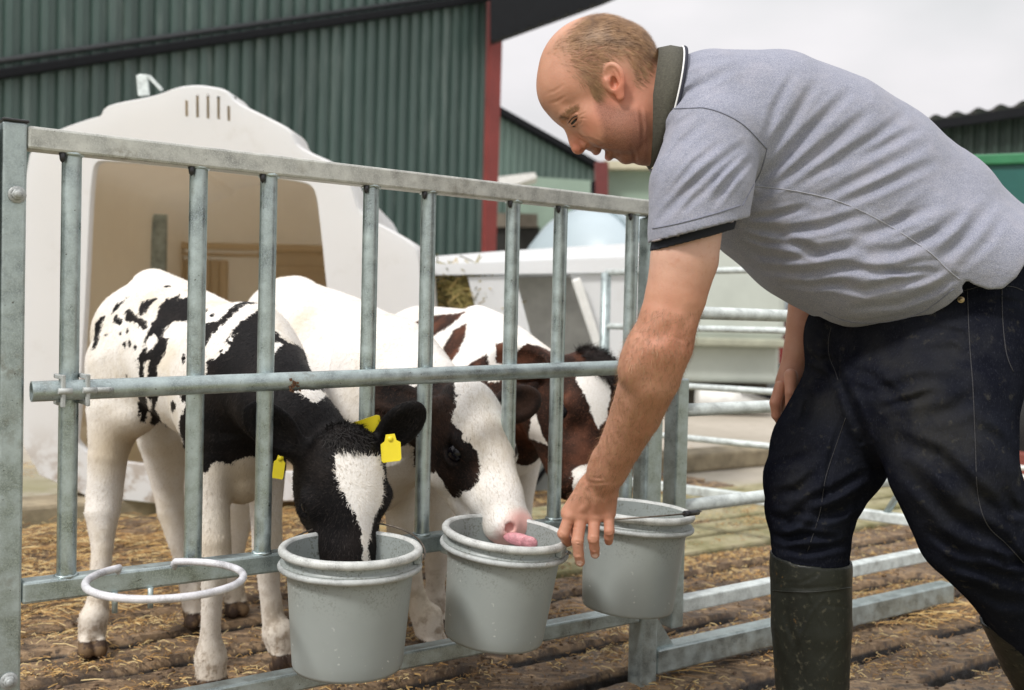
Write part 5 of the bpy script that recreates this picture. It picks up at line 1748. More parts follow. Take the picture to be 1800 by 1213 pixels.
# ---------------- skin
S = Solid((0.02, 1.56, 0.36), (0.80, 2.34, 1.44), 0.0026)
hz = 1.86
SB = S                                   # the body grid; the head gets a finer one
S = Solid((0.025, 1.735, 1.115), (0.270, 1.985, 1.435), 0.00145)
E2(S, 1050, 129, hz, 104, 99, 0.077, -12, 0.01)
E2(S, 1097, 112, hz, 50, 60, 0.066, 0, 0.02)
E2(S, 1003, 160, hz, 56, 52, 0.061, 0, 0.02)
E2(S, 992, 201, hz, 25, 17, 0.046, 42, 0.012)           # brow ridge
for sg in (-1, 1):
    E2(S, 1001, 200, hz + sg * 0.036, 17, 8, 0.014, -38, 0.010)
E2(S, 1050, 203, hz, 58, 50, 0.058, 20, 0.02)
E2(S, 1036, 234, hz, 32, 22, 0.036, 35, 0.014)
for sg in (-1, 1):
    E2(S, 1040, 210, hz + sg * 0.040, 30, 20, 0.025, 50, 0.018)   # cheekbone
    E2(S, 1046, 236, hz + sg * 0.030, 24, 15, 0.022, 30, 0.010)   # soft cheek beside the mouth
    E2(S, 1082, 226, hz + sg * 0.039, 46, 38, 0.033, 20, 0.02)    # jowl
    E2(S, 1112, 220, hz + sg * 0.034, 36, 44, 0.038, 0, 0.02)     # jaw angle
E2(S, 1096, 242, hz, 40, 34, 0.045, 10, 0.012)
E2(S, 1082, 262, hz, 15, 14, 0.026, 0, 0.008)
E2(S, 1101, 273, hz, 15.5, 15, 0.023, 0, 0.006)         # chin
E2(S, 1128, 258, hz, 22, 29, 0.046, 0, 0.008)           # soft throat
# nose
S.cone(PXm(1001, 223, hz), PXm(1011, 250, hz), 0.0088, 0.0112, 0.008, LATY, 1.0)
E2(S, 1016.5, 259.5, hz, 12.3, 12, 0.0128, 0, 0.004)
for sg in (-1, 1):
    E2(S, 1022, 244, hz + sg * 0.009, 13, 11, 0.008, 60, 0.006)
    E2(S, 1027, 252.5, hz + sg * 0.0135, 9, 8.2, 0.0078, 40, 0.0025)
    E2(S, 1025.5, 262.5, hz + sg * 0.0085, 6.5, 2.8, 0.0048, -38, 0.001, True)
# mouth
E2(S, 1039, 255, hz, 15, 10, 0.023, 25, 0.006)
E2(S, 1048.5, 263.5, hz, 8.2, 9, 0.019, 15, 0.004)
E2(S, 1070.5, 272.5, hz, 8.5, 10, 0.018, 0, 0.004)
E2(S, 1060, 272, hz, 3.6, 9.5, 0.030, 8, 0.002, True)
E2(S, 1062, 258, hz - 0.020, 9, 1.5, 0.012, -68, 0.002, True)
E2(S, 1062, 258, hz + 0.020, 9, 1.5, 0.012, -68, 0.002, True)
# eyes: lid ball with a slit
for sg in (-1, 1):
    E2(S, 993, 213, hz + sg * 0.032, 10, 7, 0.012, -20, 0.008, True)      # hollow beside the nose
    E2(S, 1009, 211.5, hz + sg * 0.0305, 13.6, 13.2, 0.0140, 0, 0.003)
    E2(S, 1008.5, 213.5, hz + sg * 0.0475, 9.6, 2.3, 0.0120, -44, 0.0008, True)
# ears
for sg in (-1, 1):
    ez = hz + sg * 0.080
    ta_ = math.radians(22)
    ax_l = np.array((math.sin(ta_), 0.0, -math.cos(ta_)))
    ax_s = np.array((math.cos(ta_), sg * 0.50, math.sin(ta_))); ax_s /= np.linalg.norm(ax_s)
    nn_ = np.cross(ax_l, ax_s)
    if nn_[1] * sg < 0: nn_ = -nn_
    c_ = PXm(1080, 141, ez)
    S.ell(c_ - ax_l * 0.005, [ax_l * 0.0275, ax_s * 0.0205, nn_ * 0.0060], 0.003)
    S.cone(c_ + ax_l * 0.012 + ax_s * 0.004, c_ + ax_l * 0.030 + ax_s * 0.0005, 0.010, 0.0068, 0.004, nn_, 0.5)
    S.ell(c_ - ax_l * 0.006 + nn_ * 0.0062, [ax_l * 0.0215, ax_s * 0.0150, nn_ * 0.0065], 0.0015, True)
    S.ell(c_ + ax_l * 0.004 - ax_s * 0.003 + nn_ * 0.002, [ax_l * 0.0125, ax_s * 0.0085, nn_ * 0.012], 0.0015, True)
    S.cone(c_ - ax_l * 0.016 + ax_s * 0.006 - nn_ * 0.001, c_ + ax_l * 0.010 + ax_s * 0.008 - nn_ * 0.001, 0.0028, 0.0034, 0.002)
    S.ell(c_ + ax_l * 0.004 - ax_s * 0.0145 + nn_ * 0.001, [ax_l * 0.006, ax_s * 0.004, nn_ * 0.004], 0.003)
    S.cone(c_ - ax_l * 0.004 - ax_s * 0.012, c_ - ax_l * 0.004 - ax_s * 0.019 - nn_ * 0.008, 0.006, 0.010, 0.006)
S.cone(PXm(1092, 176, hz), PXm(1180, 200, 1.88), 0.070, 0.092, 0.025, LATY, 0.92)
S.cone(PXm(1118, 222, hz), PXm(1190, 230, 1.88), 0.056, 0.075, 0.02, LATY, 0.9)
HVv, HFf = S.mesh(); HVv = relax(HVv, HFf, 1)
S = SB
# neck and torso core
S.chain([NP(1180, 200, 1.88, 80), NP(1290, 250, 1.92, 88), NP(1480, 350, 1.94, 110), NP(1620, 420, 1.94, 100)], 0.03)
# left arm
S.chain([NP(1236, 262, 1.785, 52), NP(1214, 380, 1.735, 58), NP(1203, 455, 1.73, 59), NP(1188, 520, 1.73, 53), NP(1176, 560, 1.73, 51), NP(1162, 605, 1.735, 54), NP(1144, 660, 1.76, 53), NP(1118, 728, 1.82, 45), NP(1090, 785, 1.87, 37), NP(1068, 826, 1.905, 31.5)], 0.016, LATY, 0.9)
E2(S, 1122, 625, 1.74, 28, 52, 0.036, 24, 0.02)       # brachioradialis bulge
E2(S, 1190, 605, 1.755, 17, 26, 0.022, 15, 0.03)      # elbow point
S.cone(PXm(1290, 270, 1.86), PXm(1236, 262, 1.785), 0.055, 0.052, 0.03)
# left hand: back of the hand towards the viewer, fingers hanging
wz = 1.93
S.cone(PXm(1074, 812, 1.905), PXm(1052, 862, wz), 0.034, 0.030, 0.022, LATY, 0.8)
S.cone(PXm(1050, 855, wz), PXm(1022, 902, wz + .012), 0.030, 0.021, 0.010, LATY, 0.62)
S.cone(PXm(1064, 858, wz), PXm(1066, 900, wz + .012), 0.026, 0.0185, 0.010, LATY, 0.7)
S.cone(PXm(1048, 860, wz), PXm(1044, 902, wz + .012), 0.030, 0.020, 0.010, LATY, 0.62)
S.cone(PXm(1036, 860, wz), PXm(1003, 902, wz + .014), 0.024, 0.019, 0.010, LATY, 0.7)
def finger(pts, k=0.0012):
    ch = [NP(*p) for p in pts]
    S.chain(ch, k)
    for c, r in ch[1:-1]:
        S.ell(c, [(r * 1.03, 0, 0), (0, r * 1.04, 0), (0, 0, r * 0.95)], 0.002)
fz = wz + .010
for (kx, ky) in ((1000, 907), (1021, 909), (1045, 910), (1069, 906)):
    E2(S, kx, ky, fz - 0.002, 10.5, 11, 0.0115, 0, 0.006)
finger([(1001, 908, fz, 10.5), (990, 938, fz - .004, 10.3), (997, 952, fz + .022, 9.2), (1004, 950, fz + .040, 8.0)])
finger([(1021, 910, fz, 10.8), (1015, 951, fz - .012, 10.6), (1017, 974, fz - .006, 9.3), (1020, 988, fz + .002, 8.4)])
finger([(1045, 911, fz, 10.6), (1043, 946, fz - .012, 10.2), (1045, 963, fz - .002, 9.0), (1046, 974, fz + .006, 8.2)])
finger([(1070, 906, fz, 9.8), (1071, 933, fz - .010, 9.2), (1070, 944, fz - .002, 8.3), (1070, 951, fz + .006, 7.8)])
finger([(1030, 862, wz + .02, 15), (1008, 900, wz + .045, 12.5), (998, 930, wz + .055, 10.5), (1002, 950, wz + .050, 8.6)], 0.006)   # thumb, behind
# right arm hanging on the far side
S.chain([NP(1350, 300, 2.08, 60), NP(1420, 430, 2.16, 48), NP(1428, 520, 2.17, 40), NP(1418, 570, 2.16, 35), NP(1404, 618, 2.15, 27)], 0.016, LATY, 0.95)
S.cone(PXm(1402, 625, 2.15), PXm(1388, 672, 2.14), 0.026, 0.028, 0.012, LATY, 0.8)
S.cone(PXm(1398, 640, 2.15), PXm(1385, 690, 2.13), 0.026, 0.026, 0.012)
def finger2(pts): S.chain([NP(*p) for p in pts], 0.003)
finger2([(1372, 680, 2.10, 11), (1363, 708, 2.095, 10), (1365, 730, 2.10, 8.6), (1372, 741, 2.115, 7.6)])
finger2([(1378, 688, 2.12, 11), (1368, 716, 2.115, 10), (1371, 738, 2.125, 8.5), (1379, 746, 2.14, 7.5)])
finger2([(1384, 692, 2.145, 11), (1378, 720, 2.14, 9.5), (1382, 740, 2.15, 8)])
finger2([(1390, 690, 2.17, 10), (1388, 716, 2.17, 9), (1392, 734, 2.17, 7.5)])
finger2([(1390, 660, 2.085, 12), (1390, 690, 2.07, 10), (1388, 712, 2.075, 8)])
V, Fq = S.mesh(); V = relax(V, Fq, 1)
Fq = np.concatenate([Fq, HFf + len(V)]); V = np.concatenate([V, HVv]); N = vnormals(V, Fq)
bvh = BVHTree.FromPolygons([Vector(v) for v in V], [tuple(f) for f in Fq.tolist()])
def hit(b, x, y):
    r = ray(x, y).normalized()
    h = b.ray_cast(Vector((0, 0, CAMH)), r)
    return np.array(h[0]) if h[0] is not None else None
def hits(b, pts, n=4):
    out = []
    for (p, q) in zip(pts, pts[1:]):
        for t in np.linspace(0, 1, n, endpoint=False):
            h = hit(b, p[0] + (q[0] - p[0]) * t, p[1] + (q[1] - p[1]) * t)
            if h is not None: out.append(h)
    h = hit(b, *pts[-1])
    if h is not None: out.append(h)
    return out
def press(V, N, b, pts, w, d, n=4):
    q = hits(b, pts, n)
    return crease(V, N, q, w, d) if len(q) > 1 else V
R7 = lambda pts: [(900 + x / 2.696, y / 2.696) for x, y in pts]
H6 = lambda pts: [(920 + x / 5.055, 780 + y / 5.055) for x, y in pts]
for pts, w, d in [
    ([(998, 208), (1004, 202), (1011, 197), (1016, 197)], 0.0017, 0.0013), ([(1006, 223), (1012, 222), (1018, 216)], 0.0018, 0.0008),
    ([(1015, 234), (1022, 240), (1029, 243.5), (1035, 249)], 0.0022, 0.0022), ([(1031, 258), (1036, 252)], 0.002, 0.0015),        # wing of the nose
    ([(1031, 243), (1043, 247), (1053, 252), (1061, 257)], 0.0030, 0.0015),        # smile fold
    ([(1062, 256), (1070, 257), (1082, 258)], 0.0030, 0.0010),
    ([(1108, 258), (1113, 266), (1116, 276), (1116, 284)], 0.0035, 0.0030),        # chin fold
    ([(1078, 262), (1086, 266), (1090, 276)], 0.0025, 0.0008),
    ([(1015, 222), (1022, 216), (1024, 208)], 0.0016, 0.0005), ([(1018, 205), (1024, 200), (1030, 198)], 0.0016, 0.0004), ([(1018, 209), (1026, 208), (1032, 209)], 0.0016, 0.0004),
    ([(960, 165), (975, 160), (990, 150)], 0.0030, 0.0004), ([(965, 182), (980, 178), (996, 168)], 0.0030, 0.0004),
    ([(1105, 105), (1118, 125), (1130, 150)], 0.0040, 0.0010), ([(1115, 95), (1128, 115), (1136, 135)], 0.0035, 0.0010),
    ([(1126, 190), (1130, 225), (1129, 260)], 0.0040, 0.0012),
    ([(1215, 545), (1198, 585), (1190, 640)], 0.008, 0.0012),
    ([(1130, 600), (1160, 590), (1185, 575)], 0.012, 0.0018),
    ([(1184, 592), (1204, 600)], 0.0025, 0.0006),
    ([(1168, 720), (1150, 760), (1120, 800)], 0.006, 0.002),
    (H6([(560, 330), (640, 350), (760, 340)]), 0.003, 0.0012), (H6([(600, 300), (700, 310)]), 0.003, 0.001),
    (H6([(400, 720), (470, 745)]), 0.002, 0.0012),
    (H6([(425, 880), (480, 872), (530, 885)]), 0.0018, 0.0010), (H6([(428, 900), (480, 895), (530, 905)]), 0.0016, 0.0010),
    (H6([(575, 835), (625, 850), (675, 840)]), 0.0018, 0.0010), (H6([(575, 855), (625, 868), (680, 855)]), 0.0016, 0.0009),
    (H6([(715, 790), (760, 800), (800, 785)]), 0.0016, 0.0009), (H6([(330, 800), (370, 850), (410, 850)]), 0.002, 0.001),
    (H6([(440, 1000), (490, 985), (530, 1000)]), 0.0016, 0.0007), (H6([(590, 955), (640, 945), (680, 960)]), 0.0016, 0.0007),
    (H6([(480, 1075), (500, 1058), (528, 1078)]), 0.0012, 0.0010), (H6([(615, 1000), (640, 990), (662, 1008)]), 0.0012, 0.0009),
    (H6([(560, 540), (500, 620)]), 0.006, -0.0012), (H6([(640, 520), (630, 640)]), 0.006, -0.0014), (H6([(720, 500), (750, 620)]), 0.005, -0.0012),
]:
    V = press(V, N, bvh, pts, w, d * 1.7)
def near(V, c, r): return np.clip(1 - np.linalg.norm(V - c, axis=1) / r, 0, 1)
fa = Flat(1070, 170, 1.80)
U = fa.map3(V)
stub = np.clip(poly_sd(U, [fa.px([(1046, 172), (1060, 176), (1082, 186), (1110, 190), (1140, 200), (1145, 300), (1095, 300), (1072, 292), (1058, 284), (1034, 275), (1028, 262), (1040, 252), (1058, 248), (1060, 238), (1056, 214), (1048, 195)])]) / 0.012 + 0.45, 0, 1) * (V[:, 0] < 0.34) * (V[:, 2] > 1.0)
_hm = lambda pts, sf=0.012: np.clip(poly_sd(U, [fa.px(pts)]) / sf + 0.4, 0, 1)
hairm = _hm([(962, 92), (975, 72), (1010, 40), (1050, 10), (1110, 10), (1165, 70), (1160, 98), (1140, 95), (1120, 88), (1095, 85), (1065, 84), (1040, 84), (1015, 90), (990, 100), (980, 92)], 0.016)
hairm = np.maximum(hairm, 0.55 * _hm([(978, 88), (1060, 78), (1150, 85), (1148, 105), (1105, 100), (1075, 98), (1056, 112), (1050, 140), (1040, 150), (1015, 138), (996, 125), (984, 108)], 0.016))
hairm = np.maximum(hairm, 0.9 * _hm([(1034, 150), (1046, 138), (1052, 150), (1054, 166), (1046, 174), (1038, 166)], 0.005))
hairm = np.maximum(hairm, 0.42 * _hm([(1100, 92), (1155, 90), (1142, 122), (1128, 145), (1112, 150), (1106, 125)], 0.012))
hairm = hairm * (V[:, 0] < 0.32) * (V[:, 2] > 1.1)
pale = np.clip((V[:, 2] - 0.90) / 0.16, 0, 1) * (V[:, 2] < 1.08) * (V[:, 0] > 0.19) * (V[:, 0] < 0.5) * (V[:, 1] < 2)
red = near(V, PXm(1014, 258, 1.85), 0.034) * 1.0 + near(V, PXm(1036, 228, 1.80), 0.03) * 0.5 + near(V, PXm(1058, 196, 1.79), 0.03) * 0.35 + near(V, PXm(1020, 130, 1.79), 0.06) * 0.2 + near(V, PXm(1085, 150, 1.77), 0.045) * 1.2 - near(V, PXm(1064, 160, 1.78), 0.022) * 0.8 + near(V, PXm(1120, 190, 1.79), 0.08) * 0.6 + near(V, PXm(1185, 600, 1.68), 0.09) * 0.5 + near(V, PXm(1050, 200, 1.80), 0.05) * 0.3
red = red + np.clip((0.60 - V[:, 2]) / 0.1, 0, 1) * 0.18 + near(V, PXm(1365, 710, 2.1), 0.09) * 0.4
lips = np.maximum(near(V, PXm(1051, 270, hz), 0.012), near(V, PXm(1067, 276, hz), 0.014)) * 1.8
brow = np.clip(poly_sd(U, [fa.px([(978, 210), (984, 202), (998, 192), (1013, 188), (1017, 194), (1004, 198), (990, 207)])]) / 0.003 + 0.5, 0, 1) * (V[:, 2] > 1.15)
nail = np.zeros(len(V))
for (x, y) in ((1018.5, 992), (1046, 980)):
    h = hit(bvh, x, y - 2)
    if h is not None: nail = np.maximum(nail, (np.linalg.norm(V - h, axis=1) < 0.0062).astype(float))
attrs = dict(stub=stub, scalp=hairm, pale=np.clip(pale, 0, 1), red=np.clip(red, 0, 1), lips=np.clip(lips, 0, 1), brow=brow, nail=nail)
mk = NT('weathered_fair_skin')
n1 = mk.noise(14, 5, 0.6); n2 = mk.noise(240, 3, 0.6); n3 = mk.noise(70, 4, 0.65)
c = mk.ramp(n1, [(0.3, (0.43, 0.205, 0.130)), (0.7, (0.54, 0.290, 0.195))])
c = mk.mix(mk.attr('pale'), c, (0.72, 0.49, 0.40))
c = mk.mix(mk.math('MULTIPLY', mk.attr('red'), 0.75), c, (0.52, 0.165, 0.105))
c = mk.mix(mk.ms(n3, 0.52, 0.72, 0, 0.35), c, (0.46, 0.20, 0.12))
c = mk.mix(mk.ms(n2, 0.60, 0.72, 0, 0.22), c, (0.30, 0.13, 0.07))
c = mk.mix(mk.math('MULTIPLY', mk.attr('scalp'), 0.60), c, (0.27, 0.145, 0.075))
spk = mk.ms(mk.noise(620, 3, 0.7), 0.44, 0.60)
c = mk.mix(mk.math('MULTIPLY', mk.attr('stub'), mk.math('ADD', mk.math('MULTIPLY', spk, 0.35), 0.55)), c, (0.20, 0.080, 0.050))
c = mk.mix(mk.attr('lips'), c, (0.50, 0.18, 0.15))
c = mk.mix(mk.math('MULTIPLY', mk.attr('brow'), mk.ms(mk.noise(300, 2, .6), .4, .55, .1, .8)), c, (0.22, 0.12, 0.06))
c = mk.mix(mk.attr('nail'), c, (0.68, 0.46, 0.38))
mk.color(c).set(Roughness=0.48)
mk.b.inputs['Subsurface Weight'].default_value = 0.12
mk.b.inputs['Subsurface Radius'].default_value = (0.012, 0.004, 0.002)
mk.b.inputs['Specular IOR Level'].default_value = 0.4
mk.link('Roughness', mk.ms(n3, 0.3, 0.7, 0.42, 0.6))
mk.bump(mk.noise(330, 3, 0.6), 0.25, 0.0008, mk.bump(n3, 0.3, 0.002))
M['skin'] = mk.m
numesh('body', V, Fq, M['skin'], man, attrs)
# hair of the head, eyebrows, stubble fringe, arm hair
def hairdir(p, n):
    d = np.tile(nrm((0.95, 0.0, 0.05)), (len(p), 1))
    low = np.clip((1.335 - p[:, 2]) * 9, 0, 1.0)
    d[:, 2] -= low * 0.9 + np.clip((p[:, 0] - 0.17) * 6, 0, 0.8)
    d[:, 0] -= low * np.clip((0.15 - p[:, 0]) * 6, 0, 0.9)
    w = np.array([mnoise.noise(Vector(q) * 22) for q in p])
    d[:, 2] += w * 0.9
    return d
mh = NT('sandy_hair'); mh.color(mh.ramp(mh.noise(60, 3, 0.6), [(0.3, (0.18, 0.092, 0.042)), (0.7, (0.42, 0.245, 0.12))])).set(Roughness=0.45)
M['hair'] = mh.m
edge = np.clip((V[:, 0] - 0.07) / 0.05, 0.12, 1)
HV, HF, _ = blades(V, Fq, N, 20000, 0.017, 0.00026, hairdir, 0.16, None, hairm ** 1.3 * edge, jitter=0.16, seed=11)
numesh('hair', HV, HF, M['hair'], man, None)
HV, HF, _ = blades(V, Fq, N, 500, 0.008, 0.0003, lambda p, n: np.tile(nrm((0.8, 0, 0.6)), (len(p), 1)), 0.35, None, brow, seed=12)
ec = V.mean(0)[1] * 0 + hz
for side in (HV[HF[:, 0], 1] < ec, HV[HF[:, 0], 1] >= ec):
    if side.any(): numesh('eyebrow', HV, HF[side], M['hair'], man, None)
HV, HF, _ = blades(V, Fq, N, 5200, 0.0022, 0.00017, lambda p, n: np.tile(nrm((0.5, 0, -0.8)), (len(p), 1)), 0.5, None, stub ** 1.5, jitter=0.5, seed=17)
numesh('stubble', HV, HF, m_plain('dark_ginger_stubble', (0.10, 0.045, 0.025), 0.7, 0, 0.5, 200), man, None)
arm_m = ((V[:, 2] < 0.88) & (V[:, 2] > 0.52) & (V[:, 1] < 2.0)).astype(float)
HV, HF, _ = blades(V, Fq, N, 8000, 0.011, 0.00020, lambda p, n: np.tile(nrm((-0.3, 0, -0.9)), (len(p), 1)), 0.40, None, arm_m, jitter=0.5, seed=13)
numesh('arm_hair', HV, HF, M['hair'], man, None)
M['eye_low'] = m_plain('dark_lowered_eye', (0.02, 0.014, 0.012), 0.35)
for sg in (-1, 1):
    m = MB(); m.lathe([(0.0120 * math.sin(t), -0.0120 * math.cos(t)) for t in np.linspace(0, math.pi, 14)], 20, Matrix.Translation(Vector(PXm(1009, 212.5, hz + sg * 0.0312))))
    m.build('eye', M['eye_low'], man)
M['lash'] = m_plain('brown_lashes', (0.03, 0.018, 0.012), 0.7)
q_ = hits(bvh, [(1000.5, 215.5), (1004, 210), (1009, 205.5), (1015, 203)], 3)
m = MB(); m.tube([Vector(p) + (Vector((0, 0, CAMH)) - Vector(p)).normalized() * 0.0004 for p in q_], 0.0008, 6)
for p in q_[::1]:
    p = Vector(p); m.tube([p, p + Vector((-0.004, -0.003, -0.004))], 0.00025, 3)
m.build('eyelashes', M['lash'], man)

# ---------------- polo shirt
def shell(S, t=0.0040):
    S.f = np.abs(S.f + t) - t
def poly_cut(S, flat, polys, lo, hi, keep_outside=True):
    """remove the extrusion (along the flat's axis) of the polygons"""
    a = np.clip(((np.array(lo) - S.lo) / S.h).astype(int), 0, S.n); b = np.clip(((np.array(hi) - S.lo) / S.h).astype(int) + 1, 0, S.n)
    g = np.stack(np.meshgrid(*[S.ax[i][a[i]:b[i]] for i in range(3)], indexing='ij'), -1).reshape(-1, 3)
    sl = tuple(slice(a[i], b[i]) for i in range(3))
    sub = S.f[sl]; m = np.abs(sub.ravel()) < 0.012
    sd = poly_sd(flat.map3(g[m]), [flat.px(p) for p in polys])
    q = sub.ravel().copy(); q[m] = np.maximum(q[m], sd); S.f[sl] = q.reshape(sub.shape)

S = Solid((0.22, 1.55, 0.80), (1.32, 2.36, 1.42), 0.0034)
tz = 1.93
S.chain([NP(1190, 192, 1.88, 90), NP(1245, 200, 1.90, 106), NP(1350, 212, 1.92, 116), NP(1440, 256, tz, 124)], 0.03, LATY, 1.45)
S.chain([NP(1210, 235, 1.90, 92), NP(1290, 275, 1.92, 122), NP(1390, 308, tz, 176), NP(1490, 356, tz, 188), NP(1600, 408, tz, 162), NP(1720, 470, tz, 126), NP(1860, 560, tz, 112)], 0.03, LATY, 1.0)
S.chain([NP(1420, 420, tz, 110), NP(1500, 462, 1.91, 112), NP(1600, 462, 1.90, 112), NP(1680, 478, 1.90, 110)], 0.03, LATY, 1.5)
S.chain([NP(1580, 415, 1.91, 118), NP(1700, 470, 1.90, 112), NP(1800, 500, 1.90, 108), NP(1900, 560, 1.90, 108)], 0.03, LATY, 1.5)
# near sleeve and shoulder
S2 = Solid((0.22, 1.55, 0.80), (1.32, 2.36, 1.42), 0.0034)
S2.chain([NP(1320, 230, 1.81, 78), NP(1255, 245, 1.765, 82), NP(1232, 330, 1.735, 90), NP(1226, 405, 1.73, 86), NP(1222, 500, 1.73, 82)], 0.028)
cuts = None
S.chain([NP(1330, 240, 2.05, 74), NP(1360, 300, 2.10, 76), NP(1400, 390, 2.16, 66)], 0.03)
sleeve_side = S2.f < S.f - 0.004
k_ = np.float32(0.03); hh_ = np.maximum(k_ - np.abs(S.f - S2.f), 0) / k_
S.f = np.minimum(S.f, S2.f) - hh_ * hh_ * k_ * 0.25
shell(S)
_a, _b, _c = P(1145, 426, 1.66), P(1305, 385, 1.66), P(1225, 405.5, 1.80)
_n = (_b - _a).cross(_c - _a); _n = _n if _n.z < 0 else -_n; _n.normalize()
dpl = ((S.ax[0][:, None, None] - _a.x) * _n.x + (S.ax[1][None, :, None] - _a.y) * _n.y + (S.ax[2][None, None, :] - _a.z) * _n.z).astype(np.float32)
S.f = np.where(sleeve_side & (dpl > -0.02), np.maximum(S.f, dpl), S.f)
del dpl, S2
fs = Flat(1400, 350, 1.76)
neckcut = [(900, -60), (1197, -60), (1195, 96), (1180, 106), (1163, 137), (1157, 165), (1158, 185), (1150, 220), (1142, 255), (1139, 292), (900, 292)]
poly_cut(S, fs, [neckcut], (0.2, 1.5, 1.05), (0.62, 2.36, 1.42))
fs2 = Flat(1580, 500, 1.90)
hem = [(1380, 560), (1440, 556), (1460, 566), (1490, 576), (1525, 579), (1570, 574), (1620, 558), (1660, 534), (1684, 512), (1681, 503), (1689, 493), (1700, 500), (1722, 508), (1746, 507), (1768, 488), (1790, 452), (1806, 425), (1860, 380), (1990, 330), (1990, 900), (1380, 900)]
poly_cut(S, fs2, [hem], (0.5, 1.55, 0.78), (1.35, 2.4, 1.25))
# neck opening

# far sleeve open end
S.slab_cut(np.array((0, 0, 0.805)), (0, 0, -1))
V, Fq = S.mesh(); V = relax(V, Fq, 2); N = vnormals(V, Fq)
bvs = BVHTree.FromPolygons([Vector(v) for v in V], [tuple(f) for f in Fq.tolist()])
T8 = lambda pts: [(1300 + x / 1.492, 400 + y / 1.492) for x, y in pts]
T3 = lambda pts: [(1550 + x / 3.03, 100 + y / 3.03) for x, y in pts]
T2 = lambda pts: [(1100 + x / 2.02, 350 + y / 2.02) for x, y in pts]
folds = [
    (R7([(700, 1040), (830, 900), (960, 790), (1090, 690)]), .008, .0055), (R7([(820, 990), (930, 870), (1060, 760)]), .006, .004),
    (R7([(660, 930), (720, 790), (800, 680), (900, 590)]), .008, .005), (R7([(652, 800), (690, 670), (760, 580)]), .007, .004),
    (R7([(960, 960), (1040, 850), (1130, 760)]), .007, .005), (R7([(700, 700), (770, 600), (860, 540)]), .006, .003),
    (R7([(740, 930), (860, 780), (980, 680)]), .006, .003), (R7([(880, 960), (990, 820), (1100, 720)]), .005, .003),
    ([(1325, 330), (1370, 290), (1430, 225), (1490, 165)], .010, .007), ([(1330, 345), (1400, 300), (1470, 245), (1530, 195)], .010, .006),
    ([(1352, 262), (1390, 215), (1430, 150)], .009, .005), ([(1345, 245), (1362, 190), (1395, 130)], .008, .004),
    ([(1400, 325), (1470, 285), (1540, 240), (1590, 200)], .009, .005), ([(1440, 350), (1500, 320), (1550, 295), (1629, 252)], .009, .0045),
    ([(1460, 300), (1550, 258), (1616, 225)], .008, .004), ([(1480, 358), (1550, 328), (1642, 285)], .009, .005),
    ([(1180, 185), (1225, 150), (1290, 120)], .008, .003), ([(1195, 120), (1230, 108), (1290, 100)], .006, .0025), ([(1170, 200), (1200, 165), (1260, 140)], .006, .0025),
    (T2([(430, 100), (560, 118), (700, 98), (830, 60)]), .009, .007), (T2([(400, 160), (480, 200), (560, 212), (700, 200)]), .009, .006),
    (T2([(540, 140), (680, 190), (830, 165)]), .010, .008), (T2([(470, 250), (640, 262), (830, 240)]), .010, .006),
    (T2([(420, 130), (480, 150), (560, 160)]), .006, .004), (T2([(430, 70), (520, 60), (640, 30)]), .007, .005), (T2([(560, 300), (680, 310), (800, 290)]), .008, .004),
    (T8([(200, 140), (330, 165), (460, 135), (540, 110)]), .009, .006), (T8([(300, 212), (420, 200), (510, 165), (560, 130)]), .008, .006), (T8([(330, 70), (420, 60), (520, 20)]), .010, .005),
    (T8([(250, 100), (380, 120), (500, 90)]), .008, .005), (T8([(220, 235), (330, 245), (450, 225)]), .004, .0025),
    (T3([(60, 890), (180, 850), (300, 780)]), .009, .005), (T3([(150, 1000), (300, 930), (420, 840)]), .010, .005), (T3([(320, 1060), (430, 960), (520, 820)]), .010, .004),
    (T3([(0, 1130), (130, 1150), (250, 1130)]), .006, .007), (T3([(430, 1100), (560, 980), (640, 850)]), .010, .0035),
    ([(1500, 420), (1570, 395), (1640, 345)], .010, .005), ([(1640, 470), (1700, 420), (1750, 350)], .012, .005),
]
for pts, w, d in folds:
    V = press(V, N, bvs, pts, w * 0.95, d * 1.35)
# fine cloth undulation
und = np.array([mnoise.noise(Vector((v[0] * 26 + v[2] * 14, v[1] * 12, (v[2] - v[0]) * 12))) for v in V]) if False else 0
N = vnormals(V, Fq)
bvs = BVHTree.FromPolygons([Vector(v) for v in V], [tuple(f) for f in Fq.tolist()])
ms_ = NT('heather_grey_blue_jersey')
h1_ = ms_.noise(520, 2, 0.7, stretch=(1, 1, 3.2, 0, 0.5, 0)); h2_ = ms_.noise(24, 4, 0.6); h3_ = ms_.noise(230, 2, 0.6)
c = ms_.ramp(h1_, [(0.34, (0.16, 0.17, 0.225)), (0.5, (0.255, 0.268, 0.335)), (0.66, (0.39, 0.40, 0.46))])
c = ms_.mix(ms_.ms(h2_, 0.4, 0.75, 0, 0.22), c, (0.43, 0.41, 0.45))
c = ms_.mix(ms_.ms(h3_, 0.6, 0.7, 0, 0.25), c, (0.20, 0.21, 0.28))
ms_.color(c).set(Roughness=0.9)
ms_.b.inputs['Sheen Weight'].default_value = 0.15
ms_.b.inputs['Specular IOR Level'].default_value = 0.15
ms_.bump(ms_.noise(700, 2, 0.6), 0.35, 0.0012, ms_.bump(ms_.noise(34, 4, 0.55, stretch=(1, 1, 1.8, 0, 0.6, 0)), 0.35, 0.006))
M['jersey'] = ms_.m
shirt = numesh('shirt', V, Fq, M['jersey'], man)
